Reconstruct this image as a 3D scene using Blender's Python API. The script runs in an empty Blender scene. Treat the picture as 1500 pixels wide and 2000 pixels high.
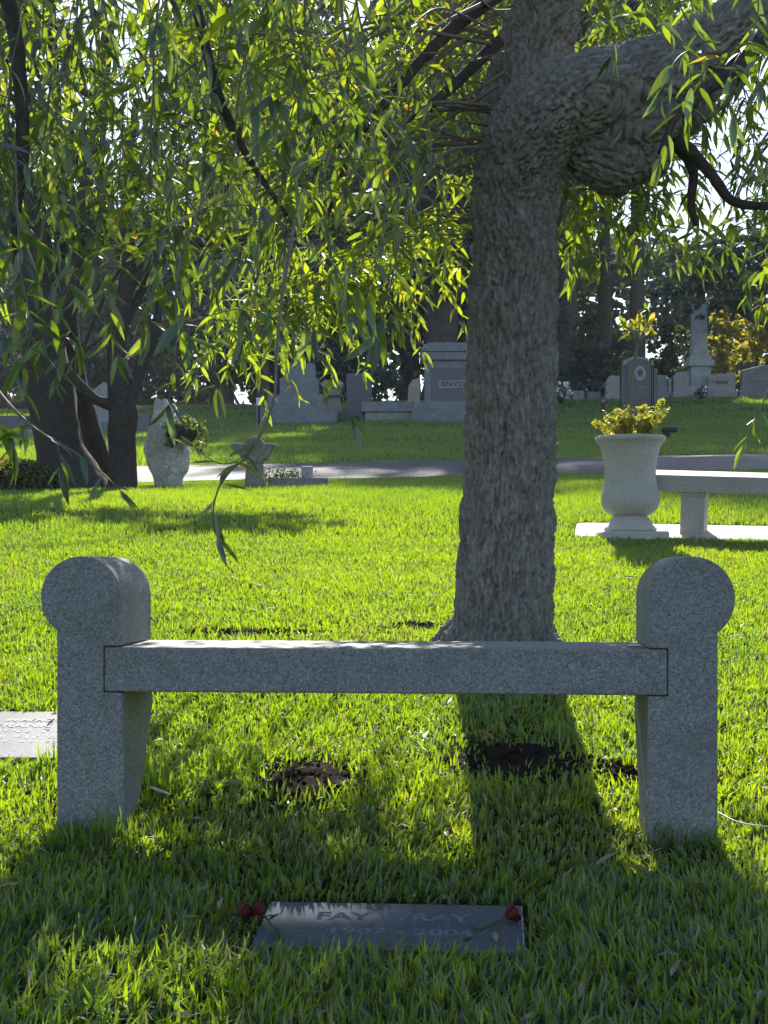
import bpy, bmesh, math, random
import numpy as np
from mathutils import Vector, Matrix, noise as mnoise

random.seed(7)
RNG = np.random.default_rng(7)
S = bpy.context.scene
COL = S.collection

# ------------------------------------------------------------------ camera
F = 2773.0          # focal length in photo pixels (photo 1500 x 2000)
CZ = 0.71           # camera height above the lawn at the bench
HY = 1090.0         # photo row of the horizon
cam_d = bpy.data.cameras.new("camera")
cam_d.sensor_width = 36.0
cam_d.lens = F / 2000 * 36
cam_d.shift_y = (HY - 1000) / 2000
cam_d.clip_start = 0.05
cam_d.clip_end = 2000
cam = bpy.data.objects.new("camera", cam_d)
cam.location = (0, 0, CZ)
cam.rotation_euler = (math.radians(90), 0, 0)
COL.objects.link(cam)
S.camera = cam

# ------------------------------------------------------------------ world, sun, exposure
SUN_EL = math.radians(37.0)
SUN_AZ = math.radians(3.0)          # to the right of the view direction (+Y)
W = bpy.data.worlds.new("World")
S.world = W
W.use_nodes = True
wn = W.node_tree.nodes
wl = W.node_tree.links
wn.clear()
sky = wn.new("ShaderNodeTexSky")
sky.sky_type = 'NISHITA'
sky.sun_disc = False
sky.sun_elevation = SUN_EL
sky.sun_rotation = SUN_AZ
sky.air_density = 1.0
sky.dust_density = 0.6
sky.ozone_density = 1.6
bg = wn.new("ShaderNodeBackground")
bg.inputs[1].default_value = 0.105
wo = wn.new("ShaderNodeOutputWorld")
wl.new(sky.outputs[0], bg.inputs[0])
wl.new(bg.outputs[0], wo.inputs[0])

sun_d = bpy.data.lights.new("sun", 'SUN')
sun_d.energy = 5.0
sun_d.angle = math.radians(0.5)
sun_d.color = (1.0, 0.94, 0.84)
sun = bpy.data.objects.new("sun", sun_d)
sd = Vector((math.sin(SUN_AZ) * math.cos(SUN_EL), math.cos(SUN_AZ) * math.cos(SUN_EL), math.sin(SUN_EL)))
sun.rotation_euler = sd.to_track_quat('Z', 'Y').to_euler()
sun.location = (2, 30, 20)
COL.objects.link(sun)

S.view_settings.view_transform = 'Standard'
S.view_settings.look = 'None'
S.view_settings.exposure = 0.95
S.view_settings.gamma = 1.0
S.view_settings.use_curve_mapping = False
S.cycles.max_bounces = 7
S.cycles.transparent_max_bounces = 6
S.cycles.transmission_bounces = 5
S.cycles.diffuse_bounces = 4
S.cycles.glossy_bounces = 3
S.cycles.sample_clamp_indirect = 6.0
S.cycles.use_denoising = True


# ------------------------------------------------------------------ helpers
def P(px, py, Y):
    """photo ray at depth Y -> world point"""
    return Vector(((px - 750) / F * Y, Y, CZ + (HY - py) / F * Y))


def smooth(a, b, x):
    t = np.clip((np.asarray(x, float) - a) / (b - a), 0, 1)
    return t * t * (3 - 2 * t)


def _hash(ix, iy, seed):
    n = (ix.astype(np.int64) * 374761393 + iy.astype(np.int64) * 668265263 + seed * 1442695041) & 0xFFFFFFFF
    n = ((n ^ (n >> 13)) * 1274126177) & 0xFFFFFFFF
    return ((n ^ (n >> 16)) & 0xFFFF) / 65535.0


def vnoise(x, y, seed=0):
    x = np.asarray(x, float); y = np.asarray(y, float)
    ix = np.floor(x); iy = np.floor(y)
    fx = x - ix; fy = y - iy
    fx = fx * fx * (3 - 2 * fx); fy = fy * fy * (3 - 2 * fy)
    a = _hash(ix, iy, seed); b = _hash(ix + 1, iy, seed)
    c = _hash(ix, iy + 1, seed); d = _hash(ix + 1, iy + 1, seed)
    return (a * (1 - fx) + b * fx) * (1 - fy) + (c * (1 - fx) + d * fx) * fy


def fbm(x, y, seed=0, oct=3):
    r = 0; a = .5; t = 0
    for i in range(oct):
        r = r + a * vnoise(x * 2 ** i, y * 2 ** i, seed + i * 17); t += a; a *= .5
    return r / t


# ground profile: (distance, height)
_PY = np.array([-60, -5, 3.6, 9.35, 11.3, 13.5, 16.5, 21, 26, 33, 37, 42, 46, 49, 53, 60, 80, 150, 600])
_PZ = np.array([-4, -1.29, 0, .86, 1.14, 1.36, 1.62, 2.12, 2.75, 3.68, 4.2, 5.02, 5.72, 6.05, 6.2, 6.35, 6.6, 8, 14])
_dy = np.linspace(-60, 600, 13201)
_dz = np.interp(_dy, _PY, _PZ)
_k = np.ones(31) / 31
_dz = np.convolve(np.pad(_dz, 15, mode='edge'), _k, 'valid')


def G(x, y):
    x = np.asarray(x, float); y = np.asarray(y, float)
    z = np.interp(y, _dy, _dz)
    z = z + np.clip(x, -12, 12) * .022 * smooth(11, 17, y)
    z = z + (fbm(x * .9, y * .9, 3) - .5) * .03 * smooth(6.0, 8, y) + (fbm(x * .25, y * .25, 9) - .5) * .25 * smooth(20, 30, y)
    return z


def g1(x, y):
    return float(G(np.array([x]), np.array([y]))[0])


_sy = np.linspace(1.6, 14, 1200)


def solve_ground(px, py, h=0.0):
    """photo pixel -> (x, Y) on the lawn (plus h)"""
    zz = G((px - 750) / F * _sy, _sy) + h
    pr = HY - (zz - CZ) / _sy * F
    Y = float(np.interp(-py, -pr, _sy))
    return (px - 750) / F * Y, Y


def road_near(x):
    return 16.6 - 0.03 * x


def road_far(x):
    return 21.0 - 0.03 * x


def new_mat(name):
    m = bpy.data.materials.new(name)
    m.use_nodes = True
    n = m.node_tree.nodes
    n.clear()
    out = n.new("ShaderNodeOutputMaterial")
    return m, n, m.node_tree.links, out


def ramp(n, stops):
    r = n.new("ShaderNodeValToRGB")
    e = r.color_ramp.elements
    while len(e) > 1:
        e.remove(e[-1])
    e[0].position = stops[0][0]; e[0].color = (*stops[0][1], 1)
    for p, c in stops[1:]:
        k = e.new(p); k.color = (*c, 1)
    return r


def noise_node(n, l, vec, scale, detail=4, rough=.6, dist=0):
    t = n.new("ShaderNodeTexNoise")
    t.inputs['Scale'].default_value = scale
    t.inputs['Detail'].default_value = detail
    t.inputs['Roughness'].default_value = rough
    t.inputs['Distortion'].default_value = dist
    if vec is not None:
        l.new(vec, t.inputs['Vector'])
    return t


def mix_col(n, l, fac, a, b, mode='MIX'):
    m = n.new("ShaderNodeMix")
    m.data_type = 'RGBA'; m.blend_type = mode
    for sock, v in ((m.inputs[0], fac), (m.inputs[6], a), (m.inputs[7], b)):
        if isinstance(v, (int, float)):
            sock.default_value = v
        elif isinstance(v, tuple):
            sock.default_value = (*v, 1)
        else:
            l.new(v, sock)
    return m.outputs[2]


def stone_mat(name, c_lo, c_hi, speck=None, speck_scale=260, speck_amt=.5, stain=.25, rough=.7, bump=.15, bump_scale=90, spec=.3):
    """granite / weathered stone: broad tone, grain specks, stains with a shape of their own, fine relief"""
    m, n, l, out = new_mat(name)
    tc = n.new("ShaderNodeTexCoord")
    v = tc.outputs['Object']
    base = noise_node(n, l, v, 3.0, 5)
    r = ramp(n, [(.3, c_lo), (.7, c_hi)])
    l.new(base.outputs[0], r.inputs[0])
    col = r.outputs[0]
    if speck:
        g = n.new("ShaderNodeTexVoronoi"); g.inputs['Scale'].default_value = speck_scale; l.new(v, g.inputs['Vector'])
        sp = n.new("ShaderNodeSeparateColor"); l.new(g.outputs['Color'], sp.inputs[0])
        rr = ramp(n, [(.0, tuple(x * .35 for x in speck)), (.14, tuple(x * .5 for x in speck)), (.26, tuple(x * .95 for x in speck)), (.74, speck), (.84, tuple(min(1, x * 1.5) for x in speck)), (1, tuple(min(1, x * 1.8) for x in speck))])
        l.new(sp.outputs[0], rr.inputs[0])
        col = mix_col(n, l, speck_amt, col, rr.outputs[0])
    if stain:
        s = noise_node(n, l, v, 5.5, 6, .7, .6)
        sr = ramp(n, [(.48, (0, 0, 0)), (.7, (1, 1, 1))])
        l.new(s.outputs[0], sr.inputs[0])
        ml = n.new("ShaderNodeMath"); ml.operation = 'MULTIPLY'; ml.inputs[1].default_value = stain
        l.new(sr.outputs[0], ml.inputs[0])
        col = mix_col(n, l, ml.outputs[0], col, tuple(x * .45 for x in c_lo))
    b = n.new("ShaderNodeBsdfPrincipled")
    l.new(col, b.inputs['Base Color'])
    b.inputs['Roughness'].default_value = rough
    b.inputs['Specular IOR Level'].default_value = spec
    bn = noise_node(n, l, v, bump_scale, 4, .7)
    bp = n.new("ShaderNodeBump"); bp.inputs['Strength'].default_value = bump; bp.inputs['Distance'].default_value = .004
    l.new(bn.outputs[0], bp.inputs['Height'])
    l.new(bp.outputs[0], b.inputs['Normal'])
    l.new(b.outputs[0], out.inputs[0])
    return m


def plain_mat(name, c, rough=.6, var=.25, scale=20, metal=0, spec=.3):
    m, n, l, out = new_mat(name)
    tc = n.new("ShaderNodeTexCoord")
    t = noise_node(n, l, tc.outputs['Object'], scale, 4)
    r = ramp(n, [(.3, tuple(x * (1 - var) for x in c)), (.7, tuple(min(1, x * (1 + var)) for x in c))])
    l.new(t.outputs[0], r.inputs[0])
    b = n.new("ShaderNodeBsdfPrincipled")
    l.new(r.outputs[0], b.inputs['Base Color'])
    b.inputs['Roughness'].default_value = rough
    b.inputs['Metallic'].default_value = metal
    b.inputs['Specular IOR Level'].default_value = spec
    l.new(b.outputs[0], out.inputs[0])
    return m


def leaf_mat(name, stops, trans_stops, tfac=.5, gloss=.06, grough=.35):
    """thin leaf: diffuse + translucent + a little gloss; 'tint' attribute picks the leaf's own colour"""
    m, n, l, out = new_mat(name)
    at = n.new("ShaderNodeAttribute"); at.attribute_name = "tint"
    r = ramp(n, stops); l.new(at.outputs['Fac'], r.inputs[0])
    r2 = ramp(n, trans_stops); l.new(at.outputs['Fac'], r2.inputs[0])
    d = n.new("ShaderNodeBsdfDiffuse"); l.new(r.outputs[0], d.inputs[0])
    t = n.new("ShaderNodeBsdfTranslucent"); l.new(r2.outputs[0], t.inputs[0])
    mx = n.new("ShaderNodeMixShader"); mx.inputs[0].default_value = tfac
    l.new(d.outputs[0], mx.inputs[1]); l.new(t.outputs[0], mx.inputs[2])
    gl = n.new("ShaderNodeBsdfGlossy"); gl.inputs['Roughness'].default_value = grough
    gl.inputs['Color'].default_value = (.9, .95, 1, 1)
    m2 = n.new("ShaderNodeMixShader"); m2.inputs[0].default_value = gloss
    l.new(mx.outputs[0], m2.inputs[1]); l.new(gl.outputs[0], m2.inputs[2])
    l.new(m2.outputs[0], out.inputs[0])
    return m


def np_mesh(name, verts, quads=None, tris=None, mat=None, tint=None, smooth_sh=False, attrs=None):
    me = bpy.data.meshes.new(name)
    verts = np.asarray(verts, np.float32)
    nq = 0 if quads is None else len(quads)
    nt = 0 if tris is None else len(tris)
    loops = []
    if nq: loops.append(np.asarray(quads, np.int32).ravel())
    if nt: loops.append(np.asarray(tris, np.int32).ravel())
    lv = np.concatenate(loops)
    starts = np.concatenate([np.arange(nq) * 4, nq * 4 + np.arange(nt) * 3]).astype(np.int32)
    me.vertices.add(len(verts)); me.vertices.foreach_set("co", verts.ravel())
    me.loops.add(len(lv)); me.loops.foreach_set("vertex_index", lv)
    me.polygons.add(nq + nt); me.polygons.foreach_set("loop_start", starts)
    if tint is not None:
        a = me.attributes.new("tint", 'FLOAT', 'POINT'); a.data.foreach_set("value", np.asarray(tint, np.float32))
    if attrs:
        for k, v in attrs.items():
            a = me.attributes.new(k, 'FLOAT_VECTOR', 'POINT'); a.data.foreach_set("vector", np.asarray(v, np.float32).ravel())
    me.update(calc_edges=True)
    me.polygons.foreach_set("use_smooth", np.full(nq + nt, bool(smooth_sh)))
    if mat: me.materials.append(mat)
    return me


def link(name, me, parent=None, loc=(0, 0, 0), rotz=0, label=None, cat=None, group=None, kind=None):
    o = bpy.data.objects.new(name, me)
    COL.objects.link(o)
    o.location = loc
    o.rotation_euler = (0, 0, rotz)
    if parent: o.parent = parent
    if label: o["label"] = label
    if cat: o["category"] = cat
    if group: o["group"] = group
    if kind: o["kind"] = kind
    return o


def thing(name, label, cat, loc, rotz=0, group=None):
    return link(name, None, None, loc, rotz, label, cat, group)


def bevel(o, w=.004, seg=2):
    m = o.modifiers.new("bevel", 'BEVEL'); m.width = w; m.segments = seg; m.limit_method = 'ANGLE'; m.angle_limit = math.radians(35)
    return o


def bm_mesh(name, bm, mat, smooth_sh=False):
    bmesh.ops.recalc_face_normals(bm, faces=bm.faces[:])
    me = bpy.data.meshes.new(name); bm.to_mesh(me); bm.free()
    me.materials.append(mat)
    if smooth_sh:
        for p in me.polygons: p.use_smooth = True
    return me


def add_box(bm, x0, x1, y0, y1, z0, z1, taper=0.0):
    """box; taper pulls the top in on x and y"""
    t = taper
    c = [(x0, y0, z0), (x1, y0, z0), (x1, y1, z0), (x0, y1, z0), (x0 + t, y0 + t, z1), (x1 - t, y0 + t, z1), (x1 - t, y1 - t, z1), (x0 + t, y1 - t, z1)]
    v = [bm.verts.new(p) for p in c]
    for f in ((0, 3, 2, 1), (4, 5, 6, 7), (0, 1, 5, 4), (1, 2, 6, 5), (2, 3, 7, 6), (3, 0, 4, 7)):
        bm.faces.new([v[i] for i in f])


def add_prism(bm, prof, y0, y1):
    """extrude an (x,z) outline along y"""
    a = [bm.verts.new((x, y0, z)) for x, z in prof]
    b = [bm.verts.new((x, y1, z)) for x, z in prof]
    bm.faces.new(a); bm.faces.new(b[::-1])
    k = len(prof)
    for i in range(k):
        bm.faces.new((a[i], b[i], b[(i + 1) % k], a[(i + 1) % k]))


def add_lathe(bm, prof, seg=48, cx=0, cy=0):
    rings = []
    for r, z in prof:
        rings.append([bm.verts.new((cx + r * math.cos(2 * math.pi * i / seg), cy + r * math.sin(2 * math.pi * i / seg), z)) for i in range(seg)])
    for a, b in zip(rings, rings[1:]):
        for i in range(seg):
            bm.faces.new((a[i], a[(i + 1) % seg], b[(i + 1) % seg], b[i]))
    bm.faces.new(rings[0][::-1]); bm.faces.new(rings[-1])


def box_part(name, mat, parent, dims, taper=0, bw=.01):
    bm = bmesh.new(); add_box(bm, *dims, taper=taper)
    return bevel(link(name, bm_mesh(name, bm, mat), parent), bw)


def prism_part(name, mat, parent, prof, y0, y1, bw=.01):
    bm = bmesh.new(); add_prism(bm, prof, y0, y1)
    return bevel(link(name, bm_mesh(name, bm, mat), parent), bw)


def tube_np(pts, rad, seg=6):
    """swept tube -> verts, quads (open ends)"""
    pts = np.array([tuple(p) for p in pts], float); rad = np.asarray(rad, float)
    n = len(pts)
    tan = np.gradient(pts, axis=0)
    tan /= np.linalg.norm(tan, axis=1)[:, None] + 1e-9
    u = np.cross(tan[0], (0.0, 1.0, 0.13)); u /= np.linalg.norm(u) + 1e-9
    V = np.zeros((n, seg, 3)); ang = np.arange(seg) * 2 * math.pi / seg
    for i in range(n):
        u = u - tan[i] * np.dot(u, tan[i]); u /= np.linalg.norm(u) + 1e-9
        w = np.cross(tan[i], u)
        V[i] = pts[i] + rad[i] * (np.cos(ang)[:, None] * u + np.sin(ang)[:, None] * w)
    idx = np.arange(n * seg).reshape(n, seg)
    a = idx[:-1]; b = idx[1:]
    q = np.stack([a, np.roll(a, -1, 1), np.roll(b, -1, 1), b], -1).reshape(-1, 4)
    return V.reshape(-1, 3), q


class Soup:
    """collects tubes / quads into one mesh"""
    def __init__(s): s.v = []; s.q = []; s.n = 0
    def tube(s, pts, rad, seg=6):
        v, q = tube_np(pts, rad, seg); s.v.append(v); s.q.append(q + s.n); s.n += len(v)
    def mesh(s, name, mat, sm=True):
        return np_mesh(name, np.concatenate(s.v), np.concatenate(s.q), mat=mat, smooth_sh=sm)


def catmull(pts, k=6):
    pts = [np.array(tuple(p), float) for p in pts]
    p = [2 * pts[0] - pts[1]] + pts + [2 * pts[-1] - pts[-2]]
    out = []
    for i in range(1, len(p) - 2):
        for j in range(k):
            t = j / k
            out.append(.5 * ((2 * p[i]) + (-p[i - 1] + p[i + 1]) * t + (2 * p[i - 1] - 5 * p[i] + 4 * p[i + 1] - p[i + 2]) * t * t + (-p[i - 1] + 3 * p[i] - 3 * p[i + 1] + p[i + 2]) * t ** 3))
    out.append(pts[-1])
    return np.array(out)


# ------------------------------------------------------------------ materials
M_granite = stone_mat("granite", (.205, .208, .212), (.255, .258, .26), (.225, .228, .232), 260, .7, .38, .6, .12, 160)
M_granite_pol = stone_mat("granite_polished", (.10, .108, .125), (.14, .148, .165), (.12, .128, .145), 260, .5, .1, .10, .008, 60, .6)
M_granite_flat = stone_mat("granite_marker", (.17, .18, .195), (.24, .25, .265), (.2, .21, .225), 200, .5, .35, .5, .06, 120, .35)
M_engrave = plain_mat("engraved", (.075, .08, .09), .6)
M_engrave_lt = plain_mat("engraved_light", (.5, .5, .49), .7)
M_engrave_mid = plain_mat("engraved_grey", (.15, .158, .175), .5)
M_concrete = stone_mat("concrete_pale", (.46, .44, .41), (.56, .54, .50), (.5, .48, .45), 150, .3, .2, .8, .2, 120)
M_cast = stone_mat("cast_stone", (.42, .41, .38), (.52, .5, .47), (.48, .46, .44), 300, .35, .18, .75, .12, 200)
M_benchstone = stone_mat("bench_stone", (.34, .34, .34), (.42, .42, .41), (.38, .38, .38), 180, .3, .25, .6, .12, 120)
M_greystone = stone_mat("grey_monument", (.185, .195, .21), (.26, .267, .28), (.225, .232, .245), 60, .3, .5, .65, .1, 40)
M_palestone = stone_mat("pale_monument", (.28, .275, .265), (.38, .37, .355), (.34, .33, .315), 60, .25, .55, .75, .12, 40)
M_obelisk = stone_mat("obelisk_stone", (.36, .365, .375), (.46, .465, .47), (.41, .415, .42), 60, .3, .45, .7, .1, 40)
M_darkstone = stone_mat("dark_monument", (.065, .07, .085), (.10, .105, .12), (.085, .09, .105), 60, .3, .1, .35, .03, 40, .5)
M_black = stone_mat("black_granite", (.018, .02, .026), (.03, .032, .04), (.03, .033, .04), 80, .3, 0, .15, .01, 40, .5)
M_brownstone = stone_mat("brown_panel", (.12, .095, .09), (.17, .135, .12), (.15, .12, .11), 60, .3, .1, .4, .03, 40)
M_goldstone = stone_mat("sandstone", (.42, .36, .26), (.55, .47, .34), (.5, .43, .31), 60, .3, .3, .8, .15, 40)
M_rough = stone_mat("weathered_white_stone", (.48, .47, .44), (.72, .70, .65), (.62, .6, .56), 45, .35, .6, .9, .6, 25)
M_mossy = stone_mat("mossy_stone", (.20, .18, .155), (.30, .27, .23), (.25, .225, .19), 60, .4, .55, .9, .5, 30)
M_soil = stone_mat("soil", (.012, .009, .007), (.028, .021, .016), (.02, .015, .012), 120, .5, .2, .97, .8, 60, .05)
M_metal_blk = plain_mat("black_metal", (.015, .015, .017), .4)
M_white = plain_mat("white_paint", (.75, .75, .74), .5, .05)
M_twig = plain_mat("twig", (.17, .13, .095), .55, .3, 40, 0, .5)
M_bark_dk = stone_mat("dark_bark", (.042, .034, .029), (.085, .068, .057), (.06, .05, .042), 45, .4, .3, .9, 1.0, 26, .2)
M_bark_far = stone_mat("far_bark", (.07, .06, .05), (.12, .10, .085), (.1, .085, .07), 20, .4, .2, .9, .8, 8, .2)


def bark_mat():
    m, n, l, out = new_mat("willow_bark")
    at = n.new("ShaderNodeAttribute"); at.attribute_name = "barkco"
    t1 = noise_node(n, l, at.outputs['Vector'], 52, 7, .75, .6)
    r = ramp(n, [(.30, (.07, .061, .055)), (.42, (.19, .172, .158)), (.55, (.29, .266, .248)), (.72, (.40, .372, .348))])
    l.new(t1.outputs[0], r.inputs[0])
    tc = n.new("ShaderNodeTexCoord")
    t2 = noise_node(n, l, tc.outputs['Object'], 4, 4)
    rr = ramp(n, [(.5, (0, 0, 0)), (.75, (.45, .45, .45))])
    l.new(t2.outputs[0], rr.inputs[0])
    col = mix_col(n, l, rr.outputs[0], r.outputs[0], (.15, .145, .10))
    b = n.new("ShaderNodeBsdfPrincipled")
    l.new(col, b.inputs['Base Color']); b.inputs['Roughness'].default_value = .9; b.inputs['Specular IOR Level'].default_value = .2
    t3 = noise_node(n, l, at.outputs['Vector'], 75, 6, .8, .8)
    bp = n.new("ShaderNodeBump"); bp.inputs['Strength'].default_value = .7; bp.inputs['Distance'].default_value = .008
    l.new(t3.outputs[0], bp.inputs['Height']); l.new(bp.outputs[0], b.inputs['Normal'])
    l.new(b.outputs[0], out.inputs[0])
    return m


M_bark = bark_mat()
M_grass = leaf_mat("grass",
                   [(0, (.014, .025, .022)), (.35, (.020, .034, .028)), (.7, (.030, .047, .029)), (.9, (.075, .085, .038)), (1, (.20, .17, .10))],
                   [(0, (.18, .38, .003)), (.35, (.42, .68, .003)), (.7, (.64, .86, .004)), (.9, (.62, .66, .02)), (1, (.55, .45, .14))],
                   .47, .07, .5)
M_willow = leaf_mat("willow_leaf",  # low tint darkened to imitate shaded leaves, high tint for sunlit ones
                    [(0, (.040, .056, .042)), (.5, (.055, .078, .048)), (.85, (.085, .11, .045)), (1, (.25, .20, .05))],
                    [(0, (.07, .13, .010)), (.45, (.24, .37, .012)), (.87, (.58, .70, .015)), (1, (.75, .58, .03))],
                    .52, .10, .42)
M_leaf_dk = leaf_mat("dark_foliage",
                     [(0, (.022, .036, .024)), (.6, (.045, .066, .034)), (1, (.10, .11, .045))],
                     [(0, (.04, .075, .02)), (.6, (.12, .17, .03)), (1, (.34, .33, .05))],
                     .42, .08, .45)
M_leaf_mid = leaf_mat("mid_foliage",
                      [(0, (.03, .05, .02)), (.6, (.06, .085, .03)), (1, (.13, .125, .04))],
                      [(0, (.07, .13, .015)), (.6, (.20, .25, .025)), (1, (.45, .38, .04))],
                      .45, .05, .45)
M_leaf_gloss = leaf_mat("glossy_foliage",
                        [(0, (.012, .026, .014)), (1, (.04, .065, .025))],
                        [(0, (.03, .06, .012)), (1, (.12, .17, .02))],
                        .3, .22, .22)
M_leaf_yel = leaf_mat("yellow_foliage",
                      [(0, (.10, .12, .025)), (.6, (.22, .20, .03)), (1, (.32, .22, .035))],
                      [(0, (.28, .36, .03)), (.6, (.60, .55, .03)), (1, (.70, .42, .04))],
                      .62, .06, .4)


def ground_mat():
    m, n, l, out = new_mat("lawn_soil")
    tc = n.new("ShaderNodeTexCoord")
    t = noise_node(n, l, tc.outputs['Object'], 6, 8, .7)
    r = ramp(n, [(.3, (.030, .040, .014)), (.5, (.055, .075, .022)), (.7, (.10, .11, .045))])
    l.new(t.outputs[0], r.inputs[0])
    d = n.new("ShaderNodeBsdfDiffuse"); l.new(r.outputs[0], d.inputs[0])
    t2 = noise_node(n, l, tc.outputs['Object'], 40, 6, .8)
    bp = n.new("ShaderNodeBump"); bp.inputs['Distance'].default_value = .03
    l.new(t2.outputs[0], bp.inputs['Height']); l.new(bp.outputs[0], d.inputs['Normal'])
    l.new(d.outputs[0], out.inputs[0])
    return m


def road_mat():
    m, n, l, out = new_mat("asphalt")
    tc = n.new("ShaderNodeTexCoord")
    t = noise_node(n, l, tc.outputs['Object'], 1.3, 6, .7)
    t2 = noise_node(n, l, tc.outputs['Object'], 60, 3, .8)
    r = ramp(n, [(.3, (.036, .039, .046)), (.7, (.066, .07, .08))])
    l.new(t.outputs[0], r.inputs[0])
    r2 = ramp(n, [(.35, (.04, .04, .04)), (.65, (.16, .16, .155))])
    l.new(t2.outputs[0], r2.inputs[0])
    col = mix_col(n, l, .4, r.outputs[0], r2.outputs[0])
    b = n.new("ShaderNodeBsdfPrincipled"); l.new(col, b.inputs['Base Color'])
    b.inputs['Roughness'].default_value = .55; b.inputs['Specular IOR Level'].default_value = .14
    bp = n.new("ShaderNodeBump"); bp.inputs['Strength'].default_value = .3; bp.inputs['Distance'].default_value = .01
    l.new(t2.outputs[0], bp.inputs['Height']); l.new(bp.outputs[0], b.inputs['Normal'])
    l.new(b.outputs[0], out.inputs[0])
    return m


# ------------------------------------------------------------------ ground and road
xs = np.concatenate([-np.geomspace(6, 400, 40)[::-1], np.linspace(-5.8, 5.8, 117), np.geomspace(6, 400, 40)])
ys = np.concatenate([np.linspace(-60, -2, 20), np.arange(-1.5, 12, .1), np.arange(12, 60, .4), np.geomspace(60, 600, 40)])
XX, YY = np.meshgrid(xs, ys)
ZZ = G(XX, YY)
nx, ny = len(xs), len(ys)
idx = np.arange(nx * ny).reshape(ny, nx)
q = np.stack([idx[:-1, :-1], idx[:-1, 1:], idx[1:, 1:], idx[1:, :-1]], -1).reshape(-1, 4)
link("ground", np_mesh("ground", np.stack([XX, YY, ZZ], -1).reshape(-1, 3), q, mat=ground_mat(), smooth_sh=True), kind="structure")

rx = np.linspace(-90, 90, 181); rt = np.linspace(0, 1, 12)
RX, RT = np.meshgrid(rx, rt)
RY = road_near(RX) * (1 - RT) + road_far(RX) * RT
RZ = G(RX, RY) + .02 + .05 * np.sin(RT * math.pi)
idx = np.arange(RX.size).reshape(RX.shape)
q = np.stack([idx[:-1, :-1], idx[:-1, 1:], idx[1:, 1:], idx[1:, :-1]], -1).reshape(-1, 4)
link("road", np_mesh("road", np.stack([RX, RY, RZ], -1).reshape(-1, 3), q, mat=road_mat(), smooth_sh=True), kind="structure")

# concrete pad under the far bench and the urn
PADR = math.radians(-9)
pad_c = np.array([2.78, 9.42])


def to_pad(x, y):
    c, s = math.cos(-PADR), math.sin(-PADR)
    dx, dy = x - pad_c[0], y - pad_c[1]
    return dx * c - dy * s, dx * s + dy * c


PADHX, PADHY = 1.5, .37
pz = g1(pad_c[0], pad_c[1]) + .006


def pad_z(x, y):
    return pz + .15 * (y - pad_c[1])

bm = bmesh.new()
prof = []
for cx_, cy_, a0 in ((PADHX - .06, PADHY - .06, 0), (-PADHX + .09, PADHY - .09, 90), (-PADHX + .09, -PADHY + .09, 180), (PADHX - .06, -PADHY + .06, 270)):
    rr = .09 if cx_ < 0 else .06
    for k in range(7):
        a = math.radians(a0 + k * 15); prof.append((cx_ + rr * math.cos(a), cy_ + rr * math.sin(a)))
top = [bm.verts.new((x, y, 0)) for x, y in prof]; bot = [bm.verts.new((x, y, -.3)) for x, y in prof]
bm.faces.new(top); bm.faces.new(bot[::-1])
for i in range(len(prof)):
    bm.faces.new((top[i], bot[i], bot[(i + 1) % len(prof)], top[(i + 1) % len(prof)]))
bevel(link("concrete_pad", bm_mesh("concrete_pad", bm, M_concrete), None, (pad_c[0], pad_c[1], pz), PADR, kind="structure"), .01)
pad_o = [o for o in COL.objects if o.name == 'concrete_pad'][0]
PT = math.atan(.15)
pad_o.rotation_euler = (Matrix.Rotation(PT, 3, 'X') @ Matrix.Rotation(PADR, 3, 'Z')).to_euler()

# ------------------------------------------------------------------ foreground granite bench
BA = math.radians(-4.2)
BX, BY, BW = -.006, 3.6, .84
bench = thing("granite_bench", "grey speckled granite bench with scroll-topped end pillars in front of the willow trunk", "bench", (BX, BY, 0), BA)
px2 = 3.6 / F


def pillar(sign):
    """outline in x (outwards positive from the outer edge) and z; sign -1 left, +1 right"""
    out = .0; w_in = .168                     # pillar body from the outer edge inwards
    R = .1055; cxh = w_in - R; czh = .714 - R
    a_start = math.pi + math.acos(min(1, cxh / R))      # junction with the outer edge, on the lower outer side
    pts = [(0, -.12), (0, .3)]
    arc = []
    # outer edge meets the circle where x=0
    dz = math.sqrt(R * R - cxh * cxh)
    a0 = math.atan2(-dz, -cxh)                # lower outer junction angle
    a1 = 0.0                                  # tangent to the inner edge
    a0 = a0 if a0 > 0 else a0 + 2 * math.pi
    for k in range(41):
        a = a0 + (a1 - a0) * k / 40
        arc.append((cxh + R * math.cos(a), czh + R * math.sin(a)))
    pts += arc
    # notch for the seat
    nd = .046
    pts += [(w_in, .4838), (w_in - nd, .4838), (w_in - nd, .364), (w_in + .004, .364), (w_in + .005, .3), (w_in + .012, -.12)]
    bm = bmesh.new()
    n = len(pts)

    def depth(z):
        return .326 if z >= .299 else max(.03, .326 - (.3 - z) / .3 * .225)
    conv = [(sign * (BW - x), z) for x, z in pts]
    fr = [bm.verts.new((x, 0, z)) for x, z in conv]
    bk = [bm.verts.new((x, depth(z), z)) for x, z in conv]
    bm.faces.new(fr)
    bm.faces.new(bk[1:n - 1]); bm.faces.new((bk[0], bk[1], bk[n - 2], bk[n - 1]))
    for i in range(n):
        bm.faces.new((fr[i], bk[i], bk[(i + 1) % n], fr[(i + 1) % n]))
    o = link("pillar", bm_mesh("pillar", bm, M_granite), bench)
    return bevel(o, .003, 2)


pillar(-1); pillar(1)
xs_ = BW - .168 + .0445
box_part("seat", M_granite, bench, (-xs_, xs_, .0015, .318, .366, .4815), bw=.005)


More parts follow.
